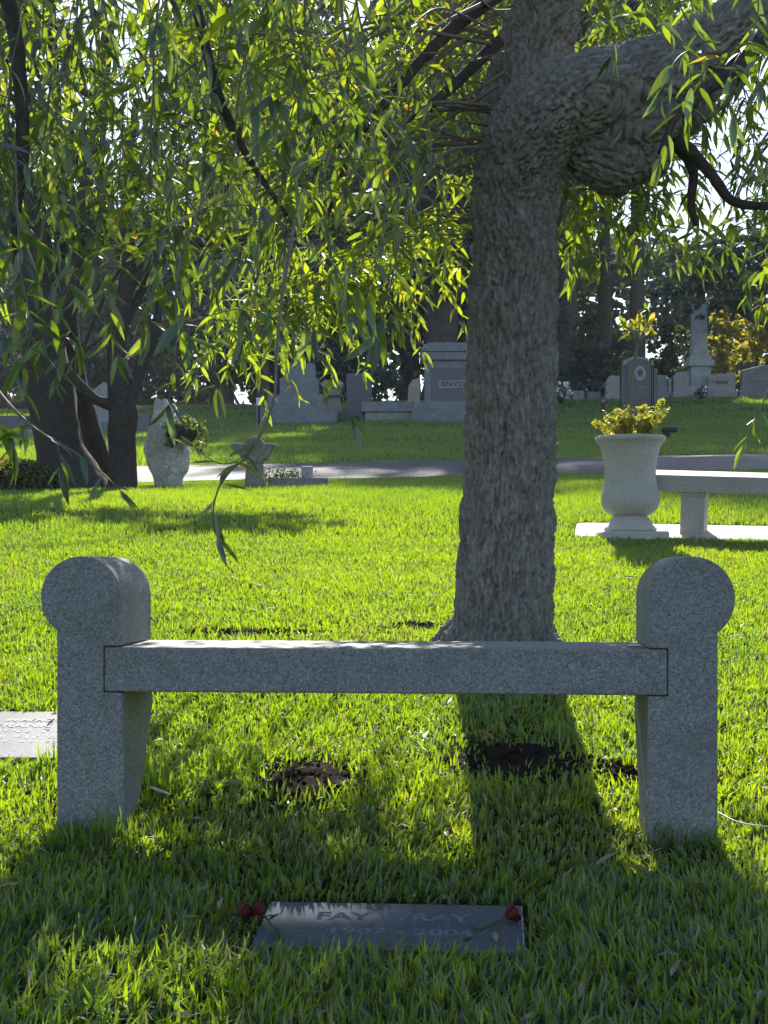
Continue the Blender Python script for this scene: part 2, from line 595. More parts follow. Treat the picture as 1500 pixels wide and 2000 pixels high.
# ------------------------------------------------------------------ text helper
def text_mesh(txt, size, mat, width=None, depth=.0012, bold=0.0):
    cu = bpy.data.curves.new("t", 'FONT'); cu.body = txt; cu.size = size; cu.align_x = 'CENTER'; cu.align_y = 'CENTER'
    cu.extrude = depth; cu.offset = bold; cu.resolution_u = 3
    o = bpy.data.objects.new("t", cu); COL.objects.link(o)
    dg = bpy.context.evaluated_depsgraph_get(); dg.update()
    me = bpy.data.meshes.new_from_object(o.evaluated_get(dg))
    bpy.data.objects.remove(o)
    me.name = "inscription"; me.materials.clear(); me.materials.append(mat)
    if width:
        xs = [v.co.x for v in me.vertices]; w = max(xs) - min(xs)
        k = width / w
        for v in me.vertices: v.co.x *= k
    return me


# ------------------------------------------------------------------ flat grave markers
mk_c = Vector((.016, 3.035, .15 * (3.035 - 3.6) - .002)); MKA = math.radians(-4.2)
mk = thing("flat_grave_marker", "dark polished flat grave marker set in the shaded grass before the bench", "grave marker", (mk_c.x, mk_c.y, mk_c.z + .001), MKA)
mk.rotation_euler = (math.atan(.112), 0, MKA)
MKX, MKY = .283, .132
bevel(box_part("slab", M_granite_pol, mk, (-MKX, MKX, -MKY, MKY, -.08, .012), bw=.004), .002)
o = link("inscription", text_mesh("FAY WRAY", .062, M_engrave_mid, .335, bold=.0015, depth=.0003), mk, (0.0, .045, .0123)); o.scale = (1, .95, 1)
o = link("inscription", text_mesh("1907 - 2004", .05, M_engrave_mid, .30, bold=.001, depth=.0003), mk, (.02, -.04, .0123))

LMY = 4.53
lm_z = g1(-1.2, LMY)
lm = thing("flat_grave_marker", "pale sunlit flat grave marker with engraved lines left of the bench pillar", "grave marker", (-1.24, LMY, lm_z - .006), math.radians(-4.5))
lm.rotation_euler = (math.atan(.15), 0, math.radians(-3))
LMX, LMYH = .36, .27
box_part("slab", M_granite_flat, lm, (-LMX, LMX, -LMYH, LMYH, -.1, .02), bw=.004)
link("inscription", text_mesh("IN MEMORY", .048, M_engrave_lt, .2, bold=.0008), lm, (.09, .15, .0205))
link("inscription", text_mesh("FRANK V", .066, M_engrave_lt, .24, bold=.001), lm, (.09, .085, .0205))
for j, yy in enumerate((.02, -.045, -.105)):
    bm = bmesh.new()
    x = -.28 + j * .02
    while x < .28 - j * .03:
        w = random.uniform(.008, .02)
        if random.random() > .16:
            for k in range(2):
                add_box(bm, x + random.uniform(0, .01), x + random.uniform(.012, .02), yy + random.uniform(-.016, .008), yy + random.uniform(.01, .018), .0185, .0212)
        x += w + .012
    link("inscription", bm_mesh("inscription", bm, M_engrave_lt), lm, kind="stuff")

# ------------------------------------------------------------------ soil mounds and bare strips
soil_spots = []     # (x, y, rx, ry)


def soil_mound(px, py, wpx, hpx, h, label, seed):
    x, Y = solve_ground(px, py)
    rx_ = wpx / 2 / F * Y
    ry_ = max(.05, hpx * Y * Y / 3466 * .5)
    soil_spots.append((x, Y, rx_ * .92, ry_ * .92))
    nr, na = 18, 60
    vs, qs = [], []
    for i in range(nr + 1):
        t = i / nr
        for j in range(na):
            a = 2 * math.pi * j / na
            wob = 1 + .45 * mnoise.noise(Vector((math.cos(a) * 1.5 + seed, math.sin(a) * 1.5, seed))) + .35 * mnoise.noise(Vector((math.cos(a) * 4 + seed, math.sin(a) * 4, seed + 9)))
            X = x + rx_ * t * wob * math.cos(a); Yy = Y + ry_ * t * wob * math.sin(a)
            n1 = mnoise.fractal(Vector((X * 14, Yy * 14, seed)), 1.0, 2.0, 4) * .5
            n2 = mnoise.noise(Vector((X * 55, Yy * 55, seed + 5)))
            hh = h * (1 - t * t) ** .8 * (.75 + .45 * n1) + .007 * n2 * (1 - t ** 4) + .008 * (1 - t)
            vs.append((X, Yy, g1(X, Yy) + hh - .03 * t ** 6))
    for i in range(nr):
        for j in range(na):
            qs.append((i * na + j, i * na + (j + 1) % na, (i + 1) * na + (j + 1) % na, (i + 1) * na + j))
    rs = random.Random(seed)
    tri_ = []
    for k in range(110):                       # loose crumbs of earth
        a = rs.uniform(0, 6.283); t = rs.random() ** .6 * 1.15
        X = x + rx_ * t * math.cos(a); Yy = Y + ry_ * t * math.sin(a); r = rs.uniform(.003, .010); z = g1(X, Yy) + h * max(0, 1 - t * t) * .8 + .008
        o_ = len(vs)
        for dx, dy, dz in ((1, 0, 0), (-1, 0, 0), (0, 1, 0), (0, -1, 0), (0, 0, 1), (0, 0, -1)):
            q_ = rs.uniform(.6, 1.3) * r; vs.append((X + dx * q_, Yy + dy * q_, z + dz * q_))
        for f in ((0, 2, 4), (2, 1, 4), (1, 3, 4), (3, 0, 4), (2, 0, 5), (1, 2, 5), (3, 1, 5), (0, 3, 5)): tri_.append(tuple(o_ + i for i in f))
    vs = np.array(vs)
    c = np.array([x, Y, g1(x, Y)])
    link("soil_mound", np_mesh("soil_mound", vs - c, qs, tri_, mat=M_soil, smooth_sh=True), None, tuple(c), label=label, cat="soil mound", group="soil mounds in the lawn under the bench")


soil_mound(605, 1525, 235, 85, .016, "low dark soil mound in the grass under the left half of the bench", 1)
soil_mound(1000, 1488, 340, 105, .016, "wide flat dark soil mound in the shadow of the willow trunk", 2)
soil_mound(1205, 1515, 110, 50, .012, "small patch of bare crumbly soil next to the right pillar", 3)
soil_mound(485, 1240, 310, 16, .01, "long dark strip of bare soil behind the left half of the seat", 4)
soil_mound(815, 1226, 110, 14, .012, "short dark strip of bare soil left of the willow base", 5)

# ------------------------------------------------------------------ willow
WY = 5.6
DW = -.4
willow = thing("willow_tree", "thick grey-barked willow with a crooked limb and long hanging leafy shoots behind the bench", "tree",
               (P(980, 1310, WY).x, WY, g1(P(980, 1310, WY).x, WY)))
WO = np.array(willow.location)


def R_(px_, Y=WY):
    return px_ / F * Y


def poly(rows):
    """rows (px, py, Y, r_px) -> pts, radii"""
    return [np.array(P(a, b, c + DW)) for a, b, c, d in rows], [R_(d, c + DW) for a, b, c, d in rows]


TR = [
    [(978, 1420, 6.0, 135), (977, 1330, 6.0, 112), (979, 1262, 6.0, 98), (984, 1150, 6.0, 89), (994, 1000, 6.0, 85), (998, 850, 6.0, 84), (1000, 700, 6.0, 82), (1002, 560, 6.0, 80), (1004, 450, 5.97, 79), (1014, 350, 5.92, 80), (1040, 264, 5.84, 84), (1090, 206, 5.78, 85), (1150, 184, 5.78, 84), (1215, 172, 5.84, 80), (1285, 150, 5.85, 74), (1350, 110, 5.85, 64), (1430, 62, 5.82, 60), (1540, -10, 5.8, 56), (1680, -150, 5.7, 48)],
    [(1006, 360, 6.10, 55), (1012, 250, 6.20, 66), (1028, 150, 6.24, 73), (1052, 70, 6.24, 68), (1072, -10, 6.20, 60), (1082, -110, 6.08, 58), (1080, -230, 6.0, 54), (1060, -380, 5.9, 50)],
    [(1120, 250, 5.88, 62), (1170, 285, 5.88, 64), (1212, 322, 5.88, 60), (1240, 350, 5.88, 40)],
    [(1190, 260, 5.88, 56), (1250, 290, 5.88, 48), (1268, 345, 5.88, 34)],
    [(1150, 235, 5.84, 52), (1230, 245, 5.82, 50), (1300, 225, 5.86, 44)],
    [(1290, 220, 6.0, 56), (1350, 190, 6.15, 54), (1405, 140, 6.25, 48), (1450, 40, 6.3, 44)],
]
lines = []
bm = bmesh.new()
for rows in TR:
    pts, rad = poly(rows)
    cp = catmull(pts, 8)
    cr = np.interp(np.linspace(0, len(rad) - 1, len(cp)), np.arange(len(rad)), rad)
    lines.append((cp, cr))
    v, qd = tube_np(cp, cr, 28)
    bv = [bm.verts.new(p) for p in v]
    for f in qd: bm.faces.new([bv[i] for i in f])
    bm.faces.new(bv[:28][::-1]); bm.faces.new(bv[-28:])
# root flare
for a, ln in ((200, .34), (330, .30), (95, .28), (150, .30), (30, .28), (265, .26)):
    ca, sa = math.cos(math.radians(a)), math.sin(math.radians(a))
    b0 = np.array(P(979, 1262, WY)); gz = g1(b0[0] + ca * ln, WY + sa * ln)
    pts = [b0 + np.array([ca * .06, sa * .06, .05]), np.array([b0[0] + ca * .15, WY + sa * .15, gz + .10]), np.array([b0[0] + ca * ln, WY + sa * ln, gz - .05])]
    cp = catmull(pts, 6); cr = np.linspace(.11, .045, len(cp))
    v, qd = tube_np(cp, cr, 16)
    bv = [bm.verts.new(p) for p in v]
    for f in qd: bm.faces.new([bv[i] for i in f])
    bm.faces.new(bv[:16][::-1]); bm.faces.new(bv[-16:])
bmesh.ops.recalc_face_normals(bm, faces=bm.faces[:])
me = bpy.data.meshes.new("tmp"); bm.to_mesh(me); bm.free()
tmp = bpy.data.objects.new("tmp", me); COL.objects.link(tmp)
md = tmp.modifiers.new("r", 'REMESH'); md.mode = 'VOXEL'; md.voxel_size = .0058
ms = tmp.modifiers.new("s", 'SMOOTH'); ms.factor = .5; ms.iterations = 14
dg = bpy.context.evaluated_depsgraph_get(); dg.update()
me2 = bpy.data.meshes.new_from_object(tmp.evaluated_get(dg))
bpy.data.objects.remove(tmp)
nv = len(me2.vertices)
co = np.zeros(nv * 3, np.float32); me2.vertices.foreach_get("co", co); co = co.reshape(-1, 3).astype(float)
no = np.zeros(nv * 3, np.float32); me2.vertex_normals.foreach_get("vector", no); no = no.reshape(-1, 3)
best = np.full(nv, 1e9); bs = np.zeros(nv); bt = np.zeros((nv, 3)); bp_ = np.zeros((nv, 3))
off = 0
for cp, cr in lines:
    tan = np.gradient(cp, axis=0); tan /= np.linalg.norm(tan, axis=1)[:, None]
    arc = np.concatenate([[0], np.cumsum(np.linalg.norm(np.diff(cp, axis=0), axis=1))]) + off
    for i in range(len(cp)):
        d = np.linalg.norm(co - cp[i], axis=1) / cr[i]
        m = d < best
        best[m] = d[m]; bt[m] = tan[i]; bp_[m] = cp[i]
        bs[m] = arc[i] + np.einsum('ij,j->i', co[m] - cp[i], tan[i])
    off += 7.3
rel = co - bp_; rel -= bt * np.einsum('ij,ij->i', rel, bt)[:, None]
bark = np.stack([rel[:, 0] + .35 * bt[:, 0], rel[:, 1] + rel[:, 2] * .6, bs * .30], 1)
disp = np.zeros(nv)
K = 42.0
for i in range(nv):
    b = Vector(bark[i])
    wv = Vector((mnoise.noise(b * 14), mnoise.noise(b * 14 + Vector((7, 3, 1))), mnoise.noise(b * 10 + Vector((1, 9, 4))))) * .018
    q_ = b + wv
    na = mnoise.noise(Vector((q_.x * 50, q_.y * 50, q_.z * 22))) + .3 * mnoise.noise(q_ * 95)
    nb = mnoise.noise(Vector((q_.x * 95 + 9, q_.y * 95, q_.z * 60)))
    d1, _ = mnoise.voronoi(q_ * K)
    cr_ = min(1.0, (d1[1] - d1[0]) / .22)
    fa_ = 1 - math.exp(-(na / .11) ** 2)
    fb_ = 1 - math.exp(-(nb / .16) ** 2)
    disp[i] = -.020 + .018 * fa_ + .009 * fb_ + .007 * cr_ + .006 * mnoise.noise(b * 70) + .016 * mnoise.noise(Vector(co[i]) * 5) + .012 * mnoise.noise(Vector(co[i]) * 11)
co2 = co + no * disp[:, None]
me2.vertices.foreach_set("co", (co2 - WO).astype(np.float32).ravel())
a = me2.attributes.new("barkco", 'FLOAT_VECTOR', 'POINT'); a.data.foreach_set("vector", bark.astype(np.float32).ravel())
me2.materials.clear(); me2.materials.append(M_bark)
me2.polygons.foreach_set("use_smooth", np.ones(len(me2.polygons), bool)); me2.update(); me2.name = "trunk"
link("trunk", me2, willow)
print("trunk verts", nv)

# --- leaf geometry: lance-shaped, folded along the midrib, drooping tip
_t = np.array([0, .10, .34, .62, .84, 1.0]); _w = np.array([.005, .062, .108, .088, .042, 0.0])


def leaf_shape(curl, fold):
    vs = []
    for t, w in zip(_t, _w):
        z = -curl * t * t
        if w == 0: vs.append((0, t, z)); continue
        vs += [(-w, t, z + fold * w), (0, t, z), (w, t, z + fold * w)]
    tri = []
    for s in range(4):
        a = s * 3; b = a + 3
        tri += [(a, a + 1, b + 1), (a, b + 1, b), (a + 1, a + 2, b + 2), (a + 1, b + 2, b + 1)]
    tri += [(12, 13, 15), (13, 14, 15)]
    return np.array(vs, float), np.array(tri, np.int32)


LEAFV = [leaf_shape(c, f) for c, f in ((.10, .35), (.22, .2), (-.05, .5), (.3, .45))]
leaves = []          # (pos, dir, normal, length, tint)
shoots = []          # (pts, r0)
rnd = random.Random(11)


def grow_shoot(pts, r0, leaf_len=.095, spacing=.030, start=0.0, tint0=.45, side=.5, endcluster=True):
    cp = catmull(pts, 7)
    shoots.append((cp, np.linspace(r0, max(.0009, r0 * .25), len(cp))))
    seg = np.linalg.norm(np.diff(cp, axis=0), axis=1); arc = np.concatenate([[0], np.cumsum(seg)]); L = arc[-1]
    s = max(start * L, .02); k = rnd.random() * 6
    while s < L:
        p = np.array([np.interp(s, arc, cp[:, j]) for j in range(3)])
        i = min(len(cp) - 2, int(np.searchsorted(arc, s)) - 1); i = max(i, 0)
        t = cp[i + 1] - cp[i]; t /= np.linalg.norm(t) + 1e-9
        k += 2.4 + rnd.uniform(-.4, .4)
        lat = np.array([math.cos(k), math.sin(k), 0.0])
        d = t * rnd.uniform(.1, .8) + lat * rnd.uniform(.4, 1.25) + np.array([0, 0, -1.0]) * rnd.uniform(-.1, .7)
        d /= np.linalg.norm(d)
        nrm = np.array([rnd.gauss(0, .5), rnd.gauss(0, .5), 1.0]) + lat * .5
        nrm -= d * np.dot(nrm, d); nrm /= np.linalg.norm(nrm) + 1e-9
        ll = leaf_len * rnd.uniform(.6, 1.25) * (1 - .25 * (s / L) ** 4)
        tt = min(.87, max(0, rnd.gauss(tint0, .2)))
        if rnd.random() < .012: tt = 1.0
        leaves.append((p, d, nrm, ll, tt))
        s += spacing * rnd.uniform(.5, 1.6)
    if endcluster:
        t = cp[-1] - cp[-2]; t /= np.linalg.norm(t)
        for _ in range(3):
            d = t + np.array([rnd.gauss(0, .35), rnd.gauss(0, .35), -.2]); d /= np.linalg.norm(d)
            nrm = np.array([rnd.gauss(0, 1), rnd.gauss(0, 1), .4]); nrm -= d * np.dot(nrm, d); nrm /= np.linalg.norm(nrm)
            leaves.append((cp[-1], d, nrm, leaf_len * rnd.uniform(.6, 1), min(.87, max(0, rnd.gauss(tint0, .2)))))


def hang(px, ytop, ybot, Y, r0=.004, leaf_len=.095, spacing=.030, drift=0, tint0=.45, sub=2, start=0.0):
    """hanging shoot through the given photo column at depth Y; ends at row ybot; side shoots along it"""
    a = P(px + rnd.uniform(-30, 30) + drift, ytop, Y + rnd.uniform(-.25, .25)); b = P(px, ybot, Y)
    n = max(4, int((a.z - b.z) / .28))
    pts = []
    wx, wy = rnd.uniform(0, 6), rnd.uniform(0, 6)
    for i in range(n + 1):
        t = i / n
        p = a.lerp(b, t)
        amp = .05 * (t * (1 - t) * 4) + .015
        pts.append(np.array([p.x + amp * math.sin(wx + t * 4.5), p.y + amp * math.sin(wy + t * 3.7), p.z]))
    grow_shoot(pts, r0, leaf_len, spacing, start, tint0)
    for _ in range(sub):
        t = rnd.uniform(max(.15, start), .9); i = min(len(pts) - 2, int(t * n)); p0 = pts[i] + (pts[i + 1] - pts[i]) * rnd.random()
        az = rnd.uniform(0, 2 * math.pi); ln = rnd.uniform(.18, .5)
        if 540 < px < 1000 and Y < 5.6: az = rnd.uniform(.6, 1.4) * math.pi; ln *= .8
        q1 = p0 + np.array([math.cos(az) * ln * .4, math.sin(az) * ln * .4, rnd.uniform(-.15, .15) * ln]); q2 = q1 + np.array([math.cos(az) * ln * .36, math.sin(az) * ln * .36, -.25 * ln]); q3 = q2 + np.array([math.cos(az) * ln * .2, math.sin(az) * ln * .2, -.35 * ln])
        grow_shoot([p0, q1, q2, q3], r0 * .5, leaf_len * .95, spacing, .12, tint0)


BOTX = [-260, -150, 0, 100, 200, 250, 330, 420, 480, 560, 650, 720, 790, 840, 880, 925]
BOTY = [700, 700, 690, 680, 690, 730, 800, 820, 770, 790, 730, 690, 640, 590, 510, 460]
# left curtain, nearer layer, tinted dark to imitate shaded leaves
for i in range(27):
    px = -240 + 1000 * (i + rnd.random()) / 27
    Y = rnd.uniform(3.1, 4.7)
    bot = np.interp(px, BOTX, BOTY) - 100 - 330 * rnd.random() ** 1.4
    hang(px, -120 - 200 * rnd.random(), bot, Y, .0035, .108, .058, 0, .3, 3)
# left curtain, farther layer (higher ends), tinted bright as if sunlit
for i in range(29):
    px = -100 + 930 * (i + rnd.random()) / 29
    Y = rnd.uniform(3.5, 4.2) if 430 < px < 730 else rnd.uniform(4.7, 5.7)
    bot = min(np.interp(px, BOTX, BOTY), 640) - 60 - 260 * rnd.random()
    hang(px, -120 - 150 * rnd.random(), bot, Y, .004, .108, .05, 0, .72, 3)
# fringe left of the trunk, sunlit look put into its bright tint
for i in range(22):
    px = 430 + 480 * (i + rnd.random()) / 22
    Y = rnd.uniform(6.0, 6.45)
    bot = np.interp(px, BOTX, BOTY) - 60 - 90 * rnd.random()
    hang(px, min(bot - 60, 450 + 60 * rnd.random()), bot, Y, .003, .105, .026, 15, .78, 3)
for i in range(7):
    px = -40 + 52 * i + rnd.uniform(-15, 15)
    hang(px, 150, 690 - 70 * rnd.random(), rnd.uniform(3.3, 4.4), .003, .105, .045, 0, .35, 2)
# right side curtain
for i in range(30):
    px = 1095 + 560 * (i + rnd.random()) / 30
    Y = rnd.uniform(5.75, 6.3) if px < 1330 else rnd.uniform(4.9, 6.2)
    bot = np.interp(px, [1090, 1150, 1200, 1260, 1330, 1400, 1500, 1700], [480, 525, 520, 430, 490, 540, 620, 640]) - 120 * rnd.random() ** 1.5
    top = np.interp(px, [1090, 1290, 1300, 1700], [330, 330, 60, -150]) - 60 * rnd.random()
    hang(px, top, bot, Y, .003, .105, .042, 10, .5, 2)
for i in range(4):
    px = (1185, 1345, 1440, 1500)[i]; Y = rnd.uniform(3.8, 4.8)
    hang(px, -80, 40 + 230 * rnd.random() * (1 if px > 1250 else .7), Y, .003, .108, .045, 0, .35, 2)
# crown beyond and above the trunk: a thin ceiling of drooping shoots that shades the near lawn
for i in range(150):
    gx = -1.5 + 3.0 * (i + rnd.random()) / 150
    Y = rnd.uniform(5.9, 8.4)
    if -.64 < gx < -.20: continue
    wx0 = gx + (Y - 2.7) * .0437
    zb_ = -.118 + (Y - 2.86) * .7536 + .16 * rnd.random()
    px = 750 + wx0 / Y * F
    hang(px, HY - (zb_ + .5 - CZ) / Y * F, HY - (zb_ - CZ) / Y * F, Y, .004, .11, .045, 0, .55, 3)
# higher crown that keeps the upper leaves of the near curtain in shade
for i in range(56):
    Y = rnd.uniform(5.2, 7.2); wx0 = rnd.uniform(-2.1, 1.4)
    zb_ = (1.42 if wx0 < -.5 else 2.1) + (Y - 3.9) * .7536 + .75 * rnd.random()
    px = 750 + wx0 / Y * F
    hang(px, HY - (zb_ + .7 - CZ) / Y * F, HY - (zb_ - CZ) / Y * F, Y, .004, .11, .045, 0, .5, 3)
# near twigs with their own shapes
def near(rows, **k):
    grow_shoot([np.array(P(a, b, c)) for a, b, c in rows], **k)


near([(575, 430, 3.3), (548, 600, 3.1), (540, 700, 3.0), (532, 790, 2.95), (490, 880, 2.9), (436, 935, 2.88), (416, 1000, 2.88), (424, 1050, 2.88)], r0=.0045, leaf_len=.085, spacing=.024, start=.74, tint0=.4)
near([(488, 882, 2.9), (450, 905, 2.87), (415, 900, 2.84), (380, 872, 2.82)], r0=.0016, leaf_len=.06, spacing=.045, start=.3, tint0=.6)
near([(-120, 560, 3.0), (-20, 740, 2.85), (60, 830, 2.8), (140, 880, 2.8), (200, 925, 2.78), (235, 958, 2.78)], r0=.004, leaf_len=.078, spacing=.034, start=.6, tint0=.35)
near([(-90, 800, 2.85), (-20, 830, 2.8), (15, 845, 2.8), (25, 880, 2.8)], r0=.002, leaf_len=.08, spacing=.016, start=.3, tint0=.35)
near([(112, 868, 2.8), (118, 900, 2.79), (118, 915, 2.79)], r0=.0015, leaf_len=.08, spacing=.013, start=.2, tint0=.35)
near([(1620, 560, 3.2), (1530, 700, 3.05), (1488, 790, 3.0), (1462, 850, 2.98), (1452, 868, 2.98)], r0=.0025, leaf_len=.065, spacing=.015, start=.84, tint0=.7)
near([(30, 300, 3.4), (40, 520, 3.3), (60, 640, 3.2), (40, 720, 3.15)], r0=.003, leaf_len=.10, spacing=.03, start=.35, tint0=.3)
near([(430, 300, 3.3), (350, 520, 3.1), (345, 660, 3.05), (330, 790, 3.0)], r0=.003, leaf_len=.10, spacing=.034, start=.3, tint0=.35)
near([(800, 380, 3.6), (770, 520, 3.45), (755, 600, 3.4), (735, 655, 3.4)], r0=.003, leaf_len=.115, spacing=.026, start=.6, tint0=.35)
# thin bare twigs sweeping down-left from the leader
for i in range(46):
    y0 = rnd.uniform(-160, 300); x0 = 950 + rnd.uniform(0, 40) + max(0, (60 - y0)) * .3
    x1 = rnd.uniform(430, 860); y1 = y0 + (x0 - x1) * rnd.uniform(-.1, .95) + rnd.uniform(-20, 60)
    Y0 = rnd.uniform(5.45, 5.7); Y1 = rnd.uniform(4.5, 6.2)
    mid = P((x0 + x1) / 2, (y0 + y1) / 2 - rnd.uniform(15, 70), (Y0 + Y1) / 2)
    q4 = P((x0 * .2 + x1 * .8), (y0 * .2 + y1 * .8) - rnd.uniform(0, 30), Y1 * .8 + Y0 * .2)
    grow_shoot([np.array(P(x0, y0, Y0)), np.array(mid), np.array(q4), np.array(P(x1, y1 + 30, Y1))], rnd.choice([.003, .004, .006, .009]), .09, .06, .6, .65)
for i in range(26):
    x0 = rnd.uniform(-50, 800); y0 = rnd.uniform(-60, 250); Y0 = rnd.uniform(3.6, 5.6); ln = rnd.uniform(200, 480); a_ = rnd.uniform(.2, 1.3) * rnd.choice([-1, 1])
    if x0 + ln * math.sin(a_) > 860: a_ = -a_
    grow_shoot([np.array(P(x0, y0, Y0)), np.array(P(x0 + ln * .5 * math.sin(a_), y0 + ln * .5 * math.cos(a_) - 25, Y0 + .15)), np.array(P(x0 + ln * math.sin(a_), y0 + ln * math.cos(a_), Y0 - .1))], rnd.choice([.0025, .004, .006]), .09, .07, .5, .5)
# thin twigs left of the trunk, lower
for i in range(12):
    y0 = rnd.uniform(260, 520); x1 = rnd.uniform(600, 860)
    grow_shoot([np.array(P(925, y0, 5.6)), np.array(P((925 + x1) / 2, y0 + rnd.uniform(-10, 40), 5.5)), np.array(P(x1, y0 + rnd.uniform(30, 120), 5.3))], .004, .09, .05, .4, .7)

# boughs: branch parts of their own
def bough(rows, seg=10, mat=M_bark_dk):
    pts = [np.array(P(a, b, c + DW)) for a, b, c, d in rows]; cp = catmull(pts, 8)
    cr = np.interp(np.linspace(0, len(rows) - 1, len(cp)), np.arange(len(rows)), [d for a, b, c, d in rows])
    v, qd = tube_np(cp, cr, seg)
    for i in range(len(v)):
        n_ = mnoise.noise(Vector(v[i]) * 30); v[i] += (v[i] - cp[i // seg]) * .18 * n_
    link("bough", np_mesh("bough", v - WO, qd, mat=mat, smooth_sh=True), willow)


bough([(1060, -350, 5.9, .11), (900, -480, 5.5, .09), (600, -520, 4.9, .07), (250, -420, 4.4, .05), (-150, -260, 4.1, .03), (-350, 0, 4.0, .015)])
bough([(1065, -330, 5.9, .10), (950, -500, 6.1, .08), (650, -560, 6.4, .06), (250, -450, 6.6, .04), (-100, -250, 6.6, .02)])
bough([(1050, -380, 5.9, .10), (1150, -620, 5.6, .08), (1350, -800, 5.2, .05), (1600, -700, 4.9, .03)])
bough([(1060, -380, 5.9, .09), (1000, -620, 5.2, .07), (850, -800, 4.3, .05), (700, -850, 3.4, .03)])
bough([(1290, 262, 5.9, .035), (1345, 292, 5.85, .026), (1392, 345, 5.8, .021), (1430, 392, 5.75, .019), (1500, 402, 5.7, .016), (1600, 380, 5.6, .012)])
bough([(1500, 40, 5.85, .05), (1440, 130, 5.7, .03), (1330, 215, 5.6, .018), (1290, 300, 5.55, .012)])
bough([(1315, 280, 5.9, .02), (1352, 330, 5.9, .019), (1350, 400, 5.9, .016), (1360, 440, 5.9, .012)])
bough([(-60, -200, 4.3, .035), (15, 0, 4.3, .022), (38, 150, 4.3, .02), (44, 300, 4.3, .018), (30, 430, 4.3, .014), (32, 520, 4.3, .008)])
bough([(330, -160, 4.5, .025), (385, 20, 4.4, .016), (425, 180, 4.35, .014), (480, 300, 4.3, .010), (560, 420, 4.25, .006)])
bough([(1010, -40, 6, .035), (880, 60, 5.8, .026), (760, 190, 5.6, .018), (690, 290, 5.5, .012), (640, 420, 5.4, .007)])
bough([(975, 80, 6, .025), (860, 190, 5.9, .02), (760, 260, 5.8, .014), (640, 290, 5.7, .008)])
# --- build shoots and leaves
for cp, cr in shoots:
    v, qd = tube_np(cp, cr, 5)
    link("hanging_shoot", np_mesh("hanging_shoot", v - WO, qd, mat=M_twig, smooth_sh=True), willow)
# which leaves show largest: inside the frame, by length / depth
score = []
for i, (p, d, nrm, ll, tt) in enumerate(leaves):
    sx = 750 + p[0] / p[1] * F; sy = HY - (p[2] - CZ) / p[1] * F
    score.append(ll / p[1] if (0 < sx < 1500 and 0 < sy < 2000) else 0)
order = np.argsort(-np.array(score)); big = set(order[:290].tolist())
LM = []
for tv in (.12, .3, .45, .6, .8):
    for sh in range(4):
        V, T = LEAFV[sh]
        LM.append(np_mesh("leaf", V, None, T, M_willow, tint=np.full(len(V), tv), smooth_sh=True))


def leaf_basis(d, nrm):
    x = np.cross(d, nrm)
    return np.stack([x, d, nrm], 1)


for i in big:
    p, d, nrm, ll, tt = leaves[i]
    o = link("leaf", LM[min(4, int(tt * 5)) * 4 + i % 4], willow)
    Bm = leaf_basis(d, nrm) * ll
    mw = np.eye(4); mw[:3, :3] = Bm; mw[:3, 3] = p - WO
    o.matrix_local = Matrix(mw.tolist())
rest = [i for i in range(len(leaves)) if i not in big]
VV, TT, TI = [], [], []
cnt = 0
for i in rest:
    p, d, nrm, ll, tt = leaves[i]
    V, T = LEAFV[i % 4]
    VV.append((V * ll) @ leaf_basis(d, nrm).T + p - WO); TT.append(T + cnt); TI.append(np.full(len(V), tt)); cnt += len(V)
link("foliage", np_mesh("foliage", np.concatenate(VV), None, np.concatenate(TT), M_willow, tint=np.concatenate(TI), smooth_sh=True), willow, kind="stuff")
print("leaves", len(leaves), "shoots", len(shoots))


# ------------------------------------------------------------------ generic trees and shrubs
def cards(centers, size, rng, aspect=1.0, tint=None, flat=.0):
    """small leaf quads (bent diamond), random orientation"""
    n = len(centers)
    d = rng.normal(size=(n, 3)); d /= np.linalg.norm(d, axis=1)[:, None]
    e = rng.normal(size=(n, 3)); e[:, 2] *= (1 - flat); e -= d * np.einsum('ij,ij->i', d, e)[:, None]; e /= np.linalg.norm(e, axis=1)[:, None]
    s = (size * rng.uniform(.55, 1.35, n))[:, None]
    c = np.asarray(centers)
    V = np.stack([c - d * s * .5, c + e * s * .28 * aspect, c + d * s * .5, c - e * s * .28 * aspect], 1).reshape(-1, 3)
    Q = np.arange(n * 4).reshape(n, 4)
    return V, Q


def crown_points(blobs, n, rng, clump=.16, per=38):
    """clumps of leaves spread through ellipsoids (cx,cy,cz,rx,ry,rz)"""
    vol = np.array([b[3] * b[4] * b[5] for b in blobs]); vol = vol / vol.sum()
    out, tint = [], []
    nc = max(1, n // per)
    which = rng.choice(len(blobs), nc, p=vol)
    for w in which:
        b = blobs[w]
        u = rng.normal(size=3); u /= np.linalg.norm(u); u *= rng.uniform(.25, 1) ** .5
        c = np.array(b[:3]) + u * np.array(b[3:6])
        r = clump * np.mean(b[3:6]) * rng.uniform(.6, 1.5)
        pts = c + rng.normal(size=(per, 3)) * r * np.array([1, 1, .6])
        out.append(pts); tint.append(np.clip(rng.normal(rng.uniform(.2, .75), .13, per), 0, 1))
    return np.concatenate(out), np.concatenate(tint)


